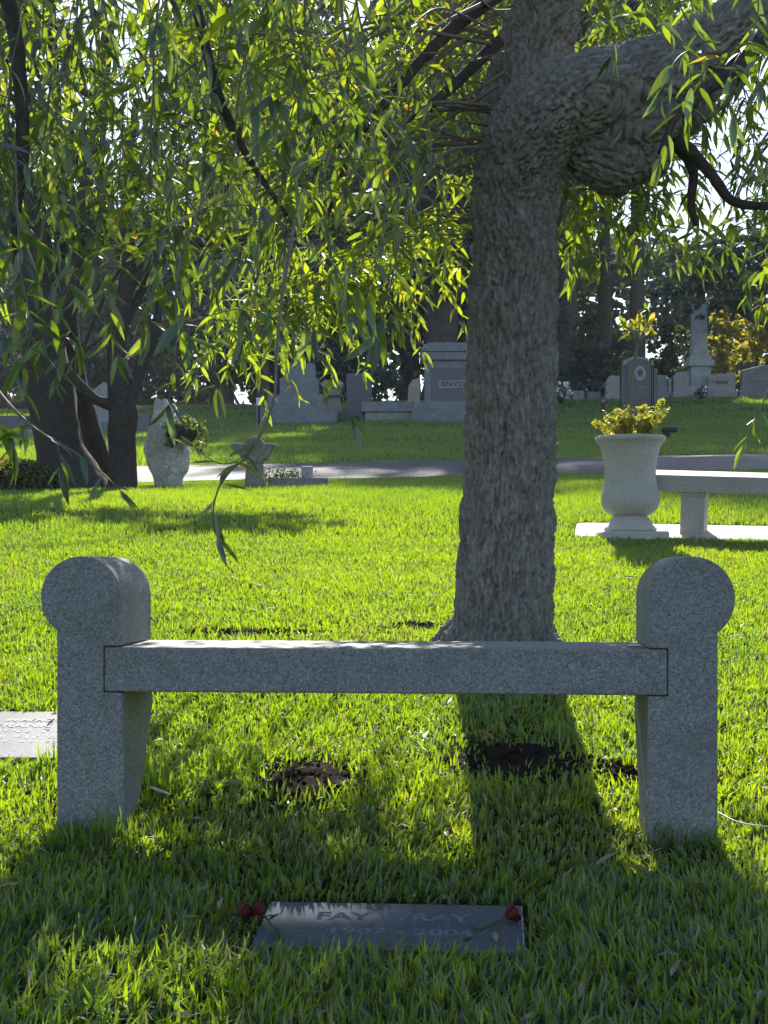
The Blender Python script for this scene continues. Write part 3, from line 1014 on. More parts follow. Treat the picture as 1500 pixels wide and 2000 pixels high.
def make_tree(name, label, base, trunk_rows, blobs, nleaf, leaf, mat, bark=M_bark_far, cat="tree", group=None, seed=1, clump=.16, limbs=10, aspect=1.0, trunk_seg=12):
    rng = np.random.default_rng(seed)
    base = np.array(base, float)
    t = thing(name, label, cat, tuple(base), 0, group)
    s = Soup()
    tops = []
    for rows in trunk_rows:                     # rows of (x,y,z,r) relative to the base
        cp = catmull([np.array(r[:3], float) for r in rows], 6)
        cr = np.interp(np.linspace(0, len(rows) - 1, len(cp)), np.arange(len(rows)), [r[3] for r in rows])
        v, qd = tube_np(cp, cr, trunk_seg)
        for i in range(len(v)):
            k = i // trunk_seg
            nn = mnoise.noise(Vector((v[i][0] * 5 + seed, v[i][1] * 5, v[i][2] * 1.6))) + .5 * mnoise.noise(Vector((v[i][0] * 15, v[i][1] * 15, v[i][2] * 4 + seed)))
            v[i] += (v[i] - cp[k]) * .16 * nn
        s.v.append(v); s.q.append(qd + s.n); s.n += len(v)
        tops.append((cp, cr))
    if blobs:
        pts, tint = crown_points(blobs, nleaf, rng, clump)
        for k in range(limbs):
            cp, cr = tops[k % len(tops)]
            i = int(len(cp) * rng.uniform(.55, .98)); i = min(i, len(cp) - 1)
            e = pts[rng.integers(len(pts))]
            mid = (cp[i] + e) / 2 + np.array([0, 0, .12 * np.linalg.norm(e - cp[i])])
            c2 = catmull([cp[i], mid, e], 5)
            s.tube(c2, np.linspace(cr[i] * .5, .012, len(c2)), 6)
        V, Q = cards(pts, leaf, rng, aspect)
        link("crown", np_mesh("crown", V, Q, mat=mat, tint=np.repeat(tint, 4)), t, kind="stuff")
    link("trunk", s.mesh("trunk", bark), t)
    return t


def at(px, Y):
    x = (px - 750) / F * Y
    return (x, Y, g1(x, Y))


def up(py, Y):
    return CZ + (HY - py) / F * Y


# --- the old trees at the left by the road
Y3 = 14.2
sc = Y3 / F
bA = np.array(at(140, Y3)); bC = np.array(at(243, Y3 - .1))


def rel_rows(rows, base, Y):
    out = []
    for px, py, dy, r in rows:
        p = P(px, py, Y); out.append((p.x - base[0], dy, p.z - base[2], r * sc))
    return out


make_tree("old_tree", "broad leaning dark trunk of the old tree on the left beside the road", bA,
          [rel_rows([(148, 985, 0, 84), (134, 930, 0, 62), (119, 880, 0, 50), (108, 820, 0, 47), (98, 760, 0, 46), (84, 680, 0, 41), (66, 560, .1, 38), (40, 400, .2, 38), (-40, 200, .4, 30), (-150, -50, .6, 20)], bA, Y3),
           rel_rows([(84, 690, 0, 34), (150, 480, .2, 26), (170, 250, .4, 20), (190, 0, .6, 12)], bA, Y3)],
          [(-2.4, .8, 5.5, 2.2, 2.0, 1.6), (-1.6, .4, 4.0, 1.3, 1.2, .9)], 5200, .13, M_leaf_mid, M_bark_dk, seed=21, limbs=14, clump=.13, trunk_seg=20)
bB = np.array(at(205, Y3 + .5))
make_tree("old_tree", "slimmer reddish leaning trunk right behind the broad dark trunk on the left", bB,
          [rel_rows([(212, 950, 0, 32), (192, 890, 0, 23), (174, 820, 0, 19), (157, 760, 0, 17), (145, 700, 0, 16), (132, 600, 0, 15), (120, 450, 0, 17), (110, 250, 0, 13), (100, 0, 0, 9)], bB, Y3 + .5)],
          [(-1.9, .5, 5.6, 1.4, 1.4, 1.2)], 2000, .12, M_leaf_mid, M_bark_dk, seed=22, limbs=6, trunk_seg=16)
make_tree("old_tree", "knobbly upright dark trunk with a low side branch beside the white stone", bC,
          [rel_rows([(243, 990, 0, 42), (243, 950, 0, 30), (243, 900, 0, 26), (240, 850, 0, 26), (245, 810, 0, 28), (238, 760, 0, 22), (232, 700, 0, 20), (240, 620, 0, 17), (255, 520, 0, 14), (250, 380, 0, 10), (270, 200, 0, 7)], bC, Y3),
           rel_rows([(245, 815, 0, 20), (222, 795, -.05, 11), (195, 785, -.1, 10), (172, 762, -.1, 9), (150, 738, -.1, 8), (130, 715, -.1, 7)], bC, Y3),
           rel_rows([(250, 790, 0, 18), (275, 720, .1, 12), (300, 640, .2, 9), (310, 560, .3, 6)], bC, Y3),
           rel_rows([(253, 560, 0, 13), (330, 490, .1, 10), (450, 462, .2, 8), (580, 455, .2, 6), (730, 470, .1, 3)], bC, Y3)],
          [(-.5, 1.4, 3.1, .7, .5, .5), (.6, .2, 2.75, .55, .5, .18), (1.3, .3, 2.85, .6, .5, .2), (2.0, .2, 2.8, .55, .5, .18), (-.3, .2, 2.7, .5, .5, .2)], 3600, .10, M_leaf_mid, M_bark_dk, seed=23, limbs=6, trunk_seg=16)

# ground-cover mound hugging the trunks
rng = np.random.default_rng(5)
mb = np.array(at(20, Y3 - .2))
u = rng.normal(size=(9000, 3)); u /= np.linalg.norm(u, axis=1)[:, None]
u[:, 2] = np.abs(u[:, 2])
pts = u * np.array([.62, .45, .34]) * rng.uniform(.75, 1.05, (9000, 1)) + np.array([0, 0, -.02])
V, Q = cards(pts, .045, rng, .8)
gm = thing("ground_cover_mound", "low mound of brownish-green ground cover at the foot of the broad left trunk", "plant", tuple(mb))
link("foliage", np_mesh("foliage", V, Q, mat=M_leaf_mid, tint=np.repeat(np.clip(rng.normal(.7, .25, 9000), 0, 1), 4)), gm, kind="stuff")
bm = bmesh.new(); bmesh.ops.create_icosphere(bm, subdivisions=3, radius=1)
for v in bm.verts:
    v.co = Vector((v.co.x * .56, v.co.y * .4, v.co.z * .3))
link("root_ball", bm_mesh("root_ball", bm, M_soil, True), gm)

# --- trees on the hill behind
TG = "trees on the hill behind the graves"


def hill_tree(name, label, px, Y, h, w, tr, nleaf, leaf, mat, seed, low=.25, lean=0, **k):
    b = np.array(at(px, Y))
    rows = [[(0, 0, -.3, tr * 1.4), (0, 0, h * .08, tr), (lean * .3, 0, h * .35, tr * .8), (lean * .7, 0, h * .65, tr * .55), (lean, 0, h * .93, tr * .15)]]
    r = random.Random(seed)
    blobs = []
    nb = 9
    for i in range(nb):
        z = h * (low + (1 - low) * (i + .5) / nb)
        ww = w * (1.0 - .45 * ((i + .5) / nb) ** 2) * r.uniform(.7, 1.1)
        blobs.append((lean * z / h + r.uniform(-.4, .4) * ww, r.uniform(-.4, .4) * ww, z, ww * .75, ww * .75, h * (1 - low) / nb * r.uniform(.8, 1.3)))
    return make_tree(name, label, b, rows, blobs, nleaf, leaf, mat, seed=seed, group=TG, **k)


hill_tree("conifer_tree", "tall dark conifer whose thick trunk shows just left of the willow trunk", 862, 55, 24.5, 3.6, .66, 20000, .36, M_leaf_dk, 31, .22)
hill_tree("conifer_tree", "very tall dark conifer filling the sky behind the middle of the willow", 560, 66, 23, 5.5, .7, 22000, .40, M_leaf_dk, 32, .15)
hill_tree("conifer_tree", "very tall dark conifer rising right behind the willow's upper trunk", 960, 66, 33, 5.0, .7, 20000, .40, M_leaf_dk, 50, .15)
hill_tree("broadleaf_tree", "dark leafy tree behind the stepped monument and the sandstone pillar", 655, 57, 15.5, 3.4, .4, 18000, .34, M_leaf_dk, 52, .10)
hill_tree("broadleaf_tree", "dark leafy tree straight behind the large family monument", 800, 58, 27, 3.4, .4, 18000, .34, M_leaf_dk, 53, .1)
hill_tree("conifer_tree", "dark conifer right of the willow trunk above the white flowers", 1110, 57, 28, 3.2, .4, 15000, .34, M_leaf_dk, 54, .32)
hill_tree("conifer_tree", "dark conifer under the willow burl above the black headstone", 1245, 59, 25, 3.0, .34, 13000, .32, M_leaf_dk, 55, .5)
hill_tree("golden_conifer", "yellow-green tree catching the sun high behind the willow twigs", 600, 50, 13.5, 2.4, .25, 8000, .2, M_leaf_mid, 33, .5)
hill_tree("glossy_tree", "round glossy-leaved tree sparkling behind the big stepped monument", 515, 46.5, 7.2, 2.3, .22, 14000, .16, M_leaf_gloss, 34, .25)
hill_tree("broadleaf_tree", "dark broadleaf tree behind the white stone at left", 430, 56, 16, 2.6, .4, 12000, .3, M_leaf_dk, 35, .15)
hill_tree("broadleaf_tree", "dark broadleaf tree far behind the left trunks", 190, 57, 8.5, 3.6, .4, 10000, .28, M_leaf_dk, 36, .12)
hill_tree("broadleaf_tree", "dark broadleaf tree at the far left edge of the photo", -10, 55, 12, 3.6, .45, 10000, .3, M_leaf_dk, 37, .12)
hill_tree("conifer_tree", "tall dark conifer farther back between the two beneath the willow burl", 1180, 64, 26, 3.4, .34, 12000, .34, M_leaf_dk, 38, .5)
bT = np.array(at(1590, 43))


def bl(px, py, dY, rx, rz):
    p = P(px, py, 43 + dY); return (p.x - bT[0], p.y - bT[1], p.z - bT[2], rx, rx * .8, rz)


make_tree("conifer_tree", "conifer whose drooping boughs reach in from the right over the obelisk", bT,
          [[(0, 0, -.3, .45), (0, 0, 1.5, .36), (-.2, 0, 4, .3), (-.3, 0, 7, .22), (-.3, 0, 10, .1)],
           [(-.1, 0, 2.4, .14), (-.9, .1, 2.3, .11), (-2.0, .1, 2.6, .09), (-3.0, 0, 3.4, .05)], [(-.2, 0, 4.5, .13), (-1.8, -.2, 4.9, .1), (-3.6, -.3, 4.6, .05), (-4.8, -.3, 4.2, .02)]],
          [bl(1340, 560, .5, .8, .45), bl(1400, 520, 0, .9, .5), bl(1460, 560, .3, .9, .5), bl(1500, 500, -.4, 1.0, .5), bl(1290, 590, .2, .6, .35), bl(1420, 600, -.2, .7, .3), bl(1365, 610, -.5, .5, .25), bl(1560, 450, 0, 1.3, .7), bl(1640, 560, 0, 1.2, .8)],
          11000, .15, M_leaf_dk, seed=39, group=TG, clump=.22, limbs=26)
hill_tree("conifer_tree", "dark conifer half cut off by the right edge of the photo", 1660, 60, 13, 4.5, .4, 10000, .28, M_leaf_dk, 40, .15)
hill_tree("broadleaf_tree", "dark tree on the hill directly behind the willow trunk", 1010, 60, 30, 4.0, .45, 18000, .34, M_leaf_dk, 41, .10)
hill_tree("cypress", "narrow black cypress just right of the willow trunk", 1093, 50, 4.2, .55, .12, 5000, .10, M_leaf_dk, 42, .03)
hill_tree("yellow_shrub", "yellow-green shrub right of the black cypress", 1140, 52, 3.2, 1.1, .06, 3500, .15, M_leaf_mid, 43, .2)
hill_tree("yellow_shrub", "yellow-orange shrub right of the obelisk", 1412, 50.5, 3.1, 1.0, .06, 4200, .17, M_leaf_yel, 44, .15)
hill_tree("yellow_shrub", "yellow-orange shrub above the headstone at the right edge", 1478, 52, 3.5, 1.2, .06, 4200, .17, M_leaf_yel, 45, .45)
hill_tree("yellow_shrub", "olive-green shrub between the black headstone and the obelisk", 1308, 51, 2.9, 1.1, .06, 4200, .16, M_leaf_mid, 46, .12)
hill_tree("dark_shrub", "low dark shrub behind the small pale headstones near the black headstone", 1175, 50.5, 2.0, 1.3, .06, 3500, .14, M_leaf_dk, 47, .05)
hill_tree("dark_shrub", "low dark shrub behind the capped sandstone pillar", 700, 48, 2.6, 1.5, .08, 4000, .16, M_leaf_dk, 48, .05)
hill_tree("dark_shrub", "low dark shrub left of the wide stepped monument", 440, 49, 2.4, 1.3, .3, 3000, .16, M_leaf_dk, 49, .35)

# the wood beyond the crest: one mass
rng = np.random.default_rng(77)
NC, PER = 1300, 46
cxw = rng.uniform(-52, 52, NC); cyw = rng.uniform(72, 86, NC)
colpx = 750 + cxw / cyw * F
tpy = np.interp(colpx, [-400, 0, 130, 200, 340, 400, 460, 900, 1000, 1100, 1280, 1330, 1500, 1900], [300, 360, 440, 460, 440, 260, 200, 180, 240, 400, 470, 490, 490, 440])
topz = CZ + (HY - tpy) / F * cyw - G(cxw, cyw) + (vnoise(cxw * .5, cyw * .3, 6) - .6) * 3
czw = rng.uniform(0, 1, NC) ** .8 * topz
wp = np.stack([cxw, cyw, G(cxw, cyw) + czw], -1)
wp = (wp[:, None, :] + rng.normal(size=(NC, PER, 3)) * np.array([1.0, .8, .65])).reshape(-1, 3)
N = len(wp)
V, Q = cards(wp, .7, rng, 1.2)
wood = link("far_wood", np_mesh("far_wood", V, Q, mat=M_leaf_dk, tint=np.repeat(np.clip(rng.normal(.35, .2, N), 0, 1), 4)), None, label="dark mass of woodland beyond the crest of the hill", cat="wood", kind="stuff")

# ------------------------------------------------------------------ monuments and headstones
def stone(name, label, px, Y, cat="headstone", rotz=0, group=None):
    return thing(name, label, cat, at(px, Y), rotz, group)


s37 = 37 / F


def arch_prof(w, h, rise, n=14):
    """flat-sided outline with an arched top"""
    pr = [(-w / 2, 0), (-w / 2, h - rise)]
    for i in range(1, n):
        a = math.pi - math.pi * i / n
        pr.append((w / 2 * math.cos(a), h - rise + rise * math.sin(a)))
    return pr + [(w / 2, h - rise), (w / 2, 0)]


# the big monument with the family name
t = stone("family_monument", "large grey family monument with moulded roof cap half hidden by the willow trunk", 894, 37, "monument")
box_part("base", M_greystone, t, (-1.2, 1.2, -.6, .6, -.3, .30))
box_part("plinth", M_greystone, t, (-1.05, 1.05, -.48, .48, .30, .46))
box_part("body", M_greystone, t, (-.86, .86, -.36, .36, .46, 1.55))
box_part("panel", M_darkstone, t, (-.70, .70, -.375, -.35, .52, 1.36))
box_part("name_plate", M_palestone, t, (-.52, .52, -.395, -.365, .83, 1.03))
o = link("inscription", text_mesh("SNYDER", .17, M_engrave, .92, .004, .004), t, (0, -.397, .93)); o.rotation_euler = (math.pi / 2, 0, 0)
box_part("cornice", M_greystone, t, (-.98, .98, -.46, .46, 1.55, 1.76), bw=.03)
prism_part("roof_cap", M_greystone, t, [(-1.0, 1.765), (-.93, 1.9), (-.78, 2.0), (.78, 2.0), (.93, 1.9), (1.0, 1.765)], -.48, .48, .02)
# low slab wing left of it
t = stone("stone_bench", "low dark stone slab on a pale base left of the large family monument", 757, 37.4, "stone slab")
box_part("base", M_palestone, t, (-.58, .64, -.28, .3, -.2, .20))
box_part("slab", M_greystone, t, (-.68, .70, -.36, .36, .20, .46), bw=.02)
# dark block
t = stone("dark_headstone", "plain dark upright headstone between the sandstone pillar and the low slab", 701, 39)
box_part("base", M_darkstone, t, (-.52, .5, -.3, .3, -.3, .14))
box_part("tablet", M_darkstone, t, (-.34, .36, -.16, .16, .14, 1.18))
# sandstone capped pillar
t = stone("capped_pillar", "small sandstone pillar with a flared cap beside the stepped monument", 650, 39.5, "monument")
box_part("base", M_goldstone, t, (-.3, .3, -.25, .25, -.3, .30), taper=.05)
box_part("shaft", M_goldstone, t, (-.22, .22, -.2, .2, .30, .52))
box_part("shelf", M_darkstone, t, (-.36, .36, -.3, .3, .52, .58))
box_part("die", M_goldstone, t, (-.25, .25, -.22, .22, .58, .78))
prism_part("cap", M_goldstone, t, [(-.25, .782), (-.33, .88), (-.2, .98), (.2, .98), (.33, .88), (.25, .782)], -.3, .3, .01)
# stepped monument
t = stone("stepped_monument", "wide grey stepped monument behind the hanging leaves left of the sandstone pillar", 586, 38, "monument")
box_part("lower_step", M_greystone, t, (-1.1, 1.02, -.8, .8, -.3, .30))
box_part("upper_step", M_greystone, t, (-.82, .72, -.58, .58, .30, .66))
box_part("die", M_greystone, t, (-.52, .50, -.4, .4, .66, 1.12))
box_part("block", M_greystone, t, (-.44, .42, -.33, .33, 1.12, 1.52), taper=.02)
# small sign post
t = stone("sign_post", "thin dark post with a small white plate left of the stepped monument", 506, 37, "sign")
box_part("post", M_metal_blk, t, (-.03, .03, -.03, .03, -.1, .62), bw=.004)
box_part("plate", M_white, t, (-.07, .07, -.045, -.032, .52, .72), bw=.003)
# sandstone slab right of dark block, mostly behind the family monument
t = stone("leaning_headstone", "narrow sandstone headstone peeking out left of the large family monument", 805, 40)
prism_part("tablet", M_goldstone, t, [(-.16, -.1), (-.1, .78), (.02, .95), (.22, 1.0), (.22, -.1)], -.12, .12)
# left far stones
t = stone("headstone", "pale gabled headstone seen between the left trunks", 205, 37.5)
box_part("base", M_greystone, t, (-.62, .62, -.3, .3, -.3, .2))
prism_part("tablet", M_palestone, t, [(-.42, .2), (-.42, .95), (0, 1.25), (.42, .95), (.42, .2)], -.14, .14)
t = stone("dark_headstone", "low dark headstone right of the knobbly trunk at left", 262, 36)
box_part("tablet", M_darkstone, t, (-.5, .42, -.2, .2, -.2, .42))
t = stone("dark_headstone", "long low dark stone at the left edge behind the broad trunk", 20, 36)
box_part("tablet", M_darkstone, t, (-.7, .6, -.3, .3, -.2, .5), taper=.05)
box_part("kerb", M_palestone, t, (-1.6, 1.6, -.9, -.75, -.2, .08))

# black headstone behind the urn
YB = 33
t = stone("black_headstone", "tall polished black headstone with an oval portrait behind the urn", 1247, YB)
zb = t.location.z; hb = up(702, YB) - zb
W_ = .40
box_part("base", M_black, t, (-.55, .55, -.3, .3, -.25, .05))
for sx in (-1, 1):
    for k, (wa, wb, hh, fy) in enumerate(((.33, .42, hb - .22, -.14), (.29, .328, hb - .14, -.115))):
        box_part("side_column", M_black, t, (min(sx * wa, sx * wb), max(sx * wa, sx * wb), fy, .12, .05, hh), bw=.008)
prism_part("tablet", M_black, t, [(x, z + .05) for x, z in arch_prof(.574, hb - .05, .12)], -.09, .1)
box_part("lower_panel", M_brownstone, t, (-.22, .24, -.105, -.085, .1, .72), bw=.004)
bm = bmesh.new()
vs = [bm.verts.new((.13 * math.cos(a), 0, .175 * math.sin(a))) for a in np.linspace(0, 2 * math.pi, 33)[:-1]]
f = bm.faces.new(vs); r = bmesh.ops.extrude_face_region(bm, geom=[f])
for v in r['geom']:
    if isinstance(v, bmesh.types.BMVert): v.co.y -= .012
po = link("portrait", bm_mesh("portrait", bm, plain_mat("portrait_oval", (.30, .30, .31), .4, .3, 14)), t, (.02, -.092, hb - .34))
po["label"] = "oval grey portrait medallion"
bm = bmesh.new()
bmesh.ops.create_uvsphere(bm, u_segments=16, v_segments=10, radius=1)
for v in bm.verts: v.co = Vector((v.co.x * .062, v.co.y * .012, v.co.z * .085 + .01))
link("portrait_head", bm_mesh("portrait_head", bm, plain_mat("portrait_dark", (.10, .10, .105), .5), True), po, (0, -.012, .01))
for zz, w in ((hb - .66, .26), (hb - .80, .40), (hb - .90, .16), (hb - 1.02, .44)):
    bm = bmesh.new(); x = -w / 2
    while x < w / 2:
        ww = random.uniform(.012, .03); add_box(bm, x, x + ww, -.094, -.088, zz - .016, zz + .016); x += ww + random.uniform(.008, .03)
    link("inscription", bm_mesh("inscription", bm, plain_mat("inscription_grey", (.22, .22, .23))), t, (.02, 0, 0), kind="stuff")

# right-hand row, about 45 m away
YR = 45.5
k_ = YR / F


def hs(px0, px1, ytop, label, mat, prof=None, name="headstone", base=True, th=.16, yb=782):
    pc = (px0 + px1) / 2
    t = stone(name, label, pc, YR)
    z0 = t.location.z
    w = (px1 - px0) * k_; h = up(ytop, YR) - z0
    bh = .16 if base else 0
    if base: box_part("base", mat, t, (-w * .62, w * .62, -th * 1.8, th * 1.8, -.3, bh))
    pr = prof(w, h - bh) if prof else [(-w / 2, 0), (-w / 2, h - bh), (w / 2, h - bh), (w / 2, 0)]
    prism_part("tablet", mat, t, [(x, z + bh + .002) for x, z in pr], -th, th, .02)
    return t, w, h


hs(1183, 1215, 735, "pale stepped headstone with cut corners left of the black headstone", M_palestone, lambda w, h: [(-w / 2, 0), (-w / 2, h * .72), (-w * .42, h * .8), (-w * .3, h), (w * .3, h), (w * .42, h * .8), (w / 2, h * .72), (w / 2, 0)])
hs(1197, 1214, 768, "small pale block right against the left side of the black headstone", M_palestone, None, "stone_block", False)
hs(1216, 1264, 697, "pale gabled monument top rising behind the black headstone", M_palestone, lambda w, h: [(-w / 2, 0), (-w / 2, h * .88), (-w * .1, h), (w / 2, h * .95), (w / 2, 0)], "gabled_headstone")
hs(1281, 1301, 734, "grey headstone right behind the right side of the black headstone", M_greystone)
hs(1303, 1311, 738, "very thin pale headstone left of the round-topped one", M_palestone, lambda w, h: arch_prof(w, h, w / 2), "headstone", False, .08)
hs(1314, 1344, 727, "round-topped pale headstone just left of the obelisk", M_palestone, lambda w, h: arch_prof(w, h, w * .42))
t, w, h = hs(1381, 1434, 731, "pale round-shouldered headstone just right of the obelisk", M_palestone, lambda w, h: [(-w / 2, 0), (-w / 2, h * .86), (-w * .47, h * .94), (-w * .40, h * .985), (0, h), (w * .40, h * .985), (w * .47, h * .94), (w / 2, h * .86), (w / 2, 0)])
o = link("inscription", text_mesh("BENGE", .13, M_engrave, w * .46, .004, .004), t, (0, -.163, h * .62)); o.rotation_euler = (math.pi / 2, 0, 0)
t, w, h = hs(1447, 1535, 714, "grey headstone with a low gable and a family name at the right edge", M_greystone, lambda w, h: [(-w / 2, 0), (-w / 2, h * .80), (-w * .03, h), (w / 2, h * .80), (w / 2, 0)], "gabled_headstone")
o = link("inscription", text_mesh("STELLE", .17, M_palestone, w * .62, .006, .006), t, (0, -.164, h * .60)); o.rotation_euler = (math.pi / 2, 0, 0)
hs(1100, 1113, 745, "small pale post stone behind the white flowers near the willow trunk", M_palestone, lambda w, h: arch_prof(w, h, w * .3), "headstone", False, .08)
hs(1118, 1140, 764, "low grey stone right of the white flowers", M_greystone, None, "stone_block", False)
hs(1146, 1172, 766, "low dark stone left of the black stake", M_darkstone, None, "stone_block", False)
# obelisk
t = stone("obelisk", "tall grey obelisk on a moulded pedestal between the pale headstones", 1365, YR + .6, "obelisk")
z0 = t.location.z; kk = (YR + .6) / F


def zz_(py): return up(py, YR + .6) - z0


box_part("base", M_obelisk, t, (-.52, .52, -.52, .52, -.3, zz_(757)), taper=.02)
box_part("die", M_obelisk, t, (-.33, .33, -.33, .33, zz_(757), zz_(718)), taper=.02)
box_part("panel", M_obelisk, t, (-.22, .22, -.342, -.32, zz_(752), zz_(726)), bw=.005)
box_part("cornice", M_obelisk, t, (-.42, .42, -.42, .42, zz_(718), zz_(706)), bw=.03)
box_part("cornice", M_obelisk, t, (-.34, .34, -.34, .34, zz_(706), zz_(696)), bw=.02)
box_part("shaft", M_obelisk, t, (-.25, .25, -.25, .25, zz_(696), zz_(596)), taper=.05)
bm = bmesh.new()
for i in range(14):
    a = math.pi * (1 + i / 13); add_box(bm, .16 * math.cos(a) - .03, .16 * math.cos(a) + .03, -.27, -.235, zz_(640) + .16 * math.sin(a) - .03, zz_(640) + .16 * math.sin(a) + .03)
bevel(link("carved_wreath", bm_mesh("carved_wreath", bm, M_obelisk), t), .008)


# flowers
def bouquet(label, px, Y, h, col, n=26, seed=3, spread=.2):
    r = random.Random(seed)
    t = thing("flower_bouquet", label, "flowers", at(px, Y))
    bm = bmesh.new(); add_lathe(bm, [(.05, -.02), (.07, 0), (.09, .18), (.1, .2)], 16)
    link("vase", bm_mesh("vase", bm, M_metal_blk, True), t)
    rg = np.random.default_rng(seed)
    V, Q = cards(rg.normal(size=(260, 3)) * np.array([spread, spread, h * .25]) + np.array([0, 0, h * .6]), .1, rg)
    link("leaves", np_mesh("leaves", V, Q, mat=M_leaf_dk, tint=np.full(len(V), .4)), t, kind="stuff")
    for i in range(n):
        bm = bmesh.new(); bmesh.ops.create_icosphere(bm, subdivisions=1, radius=.05 * r.uniform(.7, 1.3))
        for v in bm.verts: v.co *= 1 + .3 * r.uniform(-1, 1)
        link("blossom", bm_mesh("blossom", bm, col), t, (r.gauss(0, spread * .8), r.gauss(0, spread) - .1, h * r.uniform(.35, 1)))


bouquet("dark vase of white flowers just right of the willow trunk on the hill", 1096, 43.5, .65, M_white, 22, 3, .16)
bouquet("small vase of pale flowers at the foot of the obelisk", 1371, YR - 1.0, .35, M_white, 8, 4, .07)
t = stone("flower_stake", "small black stake with a pale tip in the lawn left of the black headstone", 1178, 40, "stake")
bm = bmesh.new(); add_lathe(bm, [(.03, -.1), (.035, 0), (.05, .3), (.045, .32)], 12); link("stake", bm_mesh("stake", bm, M_metal_blk, True), t)
bm = bmesh.new(); add_lathe(bm, [(.03, .322), (.06, .37), (.02, .43)], 12); link("tip", bm_mesh("tip", bm, M_palestone, True), t)
t = stone("wreath_stone", "small pointed dark plaque with a pale rim between the obelisk and its neighbours", 1357, YR - .9, "plaque")
prism_part("rim", M_palestone, t, [(-.09, 0), (-.09, .14), (0, .28), (.09, .14), (.09, 0)], -.02, .02, .004)
prism_part("face", M_leaf_dk, t, [(-.06, .02), (-.06, .13), (0, .23), (.06, .13), (.06, .02)], -.03, -.021, .003)
# black box post behind the urn
t = stone("utility_post", "short black post with an overhanging cap on the lawn right of the urn", 1304, 27, "post")
zt = up(835, 27) - t.location.z
box_part("post", M_metal_blk, t, (-.08, .05, -.06, .06, -.2, zt - .09), bw=.01)
box_part("cap", M_metal_blk, t, (-.1, .17, -.1, .1, zt - .088, zt), bw=.015)

# ------------------------------------------------------------------ urn, plant and far bench
UY = 9.32; us = UY / F
ux = (1231 - 750) / F * UY
urn = thing("urn_planter", "pale cast-stone urn planter on the concrete pad beside the far bench", "planter", (ux, UY, pad_z(ux, UY) - .01))
zu = lambda py: (1047 - py) * us
bm = bmesh.new()
add_box(bm, -.215, .215, -.215, .215, -.06, zu(1037))
bevel(link("plinth", bm_mesh("plinth", bm, M_cast), urn), .012)
bm = bmesh.new()
add_lathe(bm, [(r * us, zu(y)) for r, y in ((50, 1036.5), (51, 1031), (47, 1027), (42, 1022), (38, 1012), (34, 1009), (33, 1006))], 64)
link("foot", bm_mesh("foot", bm, M_cast, True), urn)
bm = bmesh.new()
outer = [(32, 1005.8), (38, 1004), (48, 998), (54, 989), (56.5, 979), (56, 968), (53, 955), (50.5, 940), (49.5, 925), (50, 910), (52.5, 893), (56, 878), (61, 866), (64, 863), (67, 861), (68.6, 857), (68, 852.5), (65, 851), (61, 852), (58, 858), (54, 872), (20, 873)]
add_lathe(bm, [(r * us, zu(y)) for r, y in outer], 72)
link("bowl", bm_mesh("bowl", bm, M_cast, True), urn)
bm = bmesh.new()
add_lathe(bm, [(10 * us, zu(870)), (57 * us, zu(868)), (30 * us, zu(864))], 40)
link("potting_soil", bm_mesh("potting_soil", bm, M_soil, True), urn)

# sapling in the urn
sap = thing("sapling", "thin-stemmed sapling with bright yellow lobed leaves growing in the urn", "plant", (ux, UY, pad_z(ux, UY) - .01 + zu(864)))
so = np.array(sap.location)
s_ = Soup()
stem = catmull([np.array(P(a, b, UY)) - so for a, b in ((1230, 868), (1227, 800), (1233, 740), (1241, 695), (1247, 668))], 6)
s_.tube(stem, np.linspace(.016, .009, len(stem)), 8)
tips = []
for (ex, ey, dy) in ((1212, 628, -.1), (1232, 640, .08), (1250, 622, 0), (1268, 628, .12), (1272, 652, -.08), (1226, 655, -.12), (1258, 645, .15), (1240, 632, -.1)):
    e = np.array(P(ex, ey, UY + dy)) - so
    c = catmull([stem[-1], (stem[-1] + e) / 2 + np.array([0, 0, .01]), e], 4)
    s_.tube(c, np.linspace(.007, .003, len(c)), 6); tips.append((c[len(c) // 2], e))
link("stem", s_.mesh("stem", M_twig), sap)
_bt = np.array([0, .15, .4, .7, .9, 1.0]); _bw = np.array([.03, .16, .25, .22, .1, 0])
vs = []
for t_, w_ in zip(_bt, _bw):
    z = -.25 * t_ * t_
    if w_ == 0: vs.append((0, t_, z))
    else: vs += [(-w_, t_, z + .3 * w_), (0, t_, z), (w_, t_, z + .3 * w_)]
_, T_ = leaf_shape(0, 0)
rr = random.Random(8)
BL = [np_mesh("leaf", np.array(vs), None, T_, M_leaf_yel, tint=np.full(len(vs), tv), smooth_sh=True) for tv in (.25, .5, .65)]
for (m_, e) in tips:
    for k in range(7):
        p = m_ + (e - m_) * rr.uniform(.3, 1.0)
        d = (e - m_) / np.linalg.norm(e - m_) + np.array([rr.gauss(0, .6), rr.gauss(0, .6), rr.gauss(.1, .4)]); d /= np.linalg.norm(d)
        n_ = np.array([rr.gauss(0, .7), rr.gauss(-.2, .7), .6]); n_ -= d * np.dot(n_, d); n_ /= np.linalg.norm(n_)
        o = link("leaf", BL[rr.randrange(3)], sap); mw = np.eye(4); mw[:3, :3] = leaf_basis(d, n_) * rr.uniform(.05, .075); mw[:3, 3] = p; o.matrix_local = Matrix(mw.tolist())
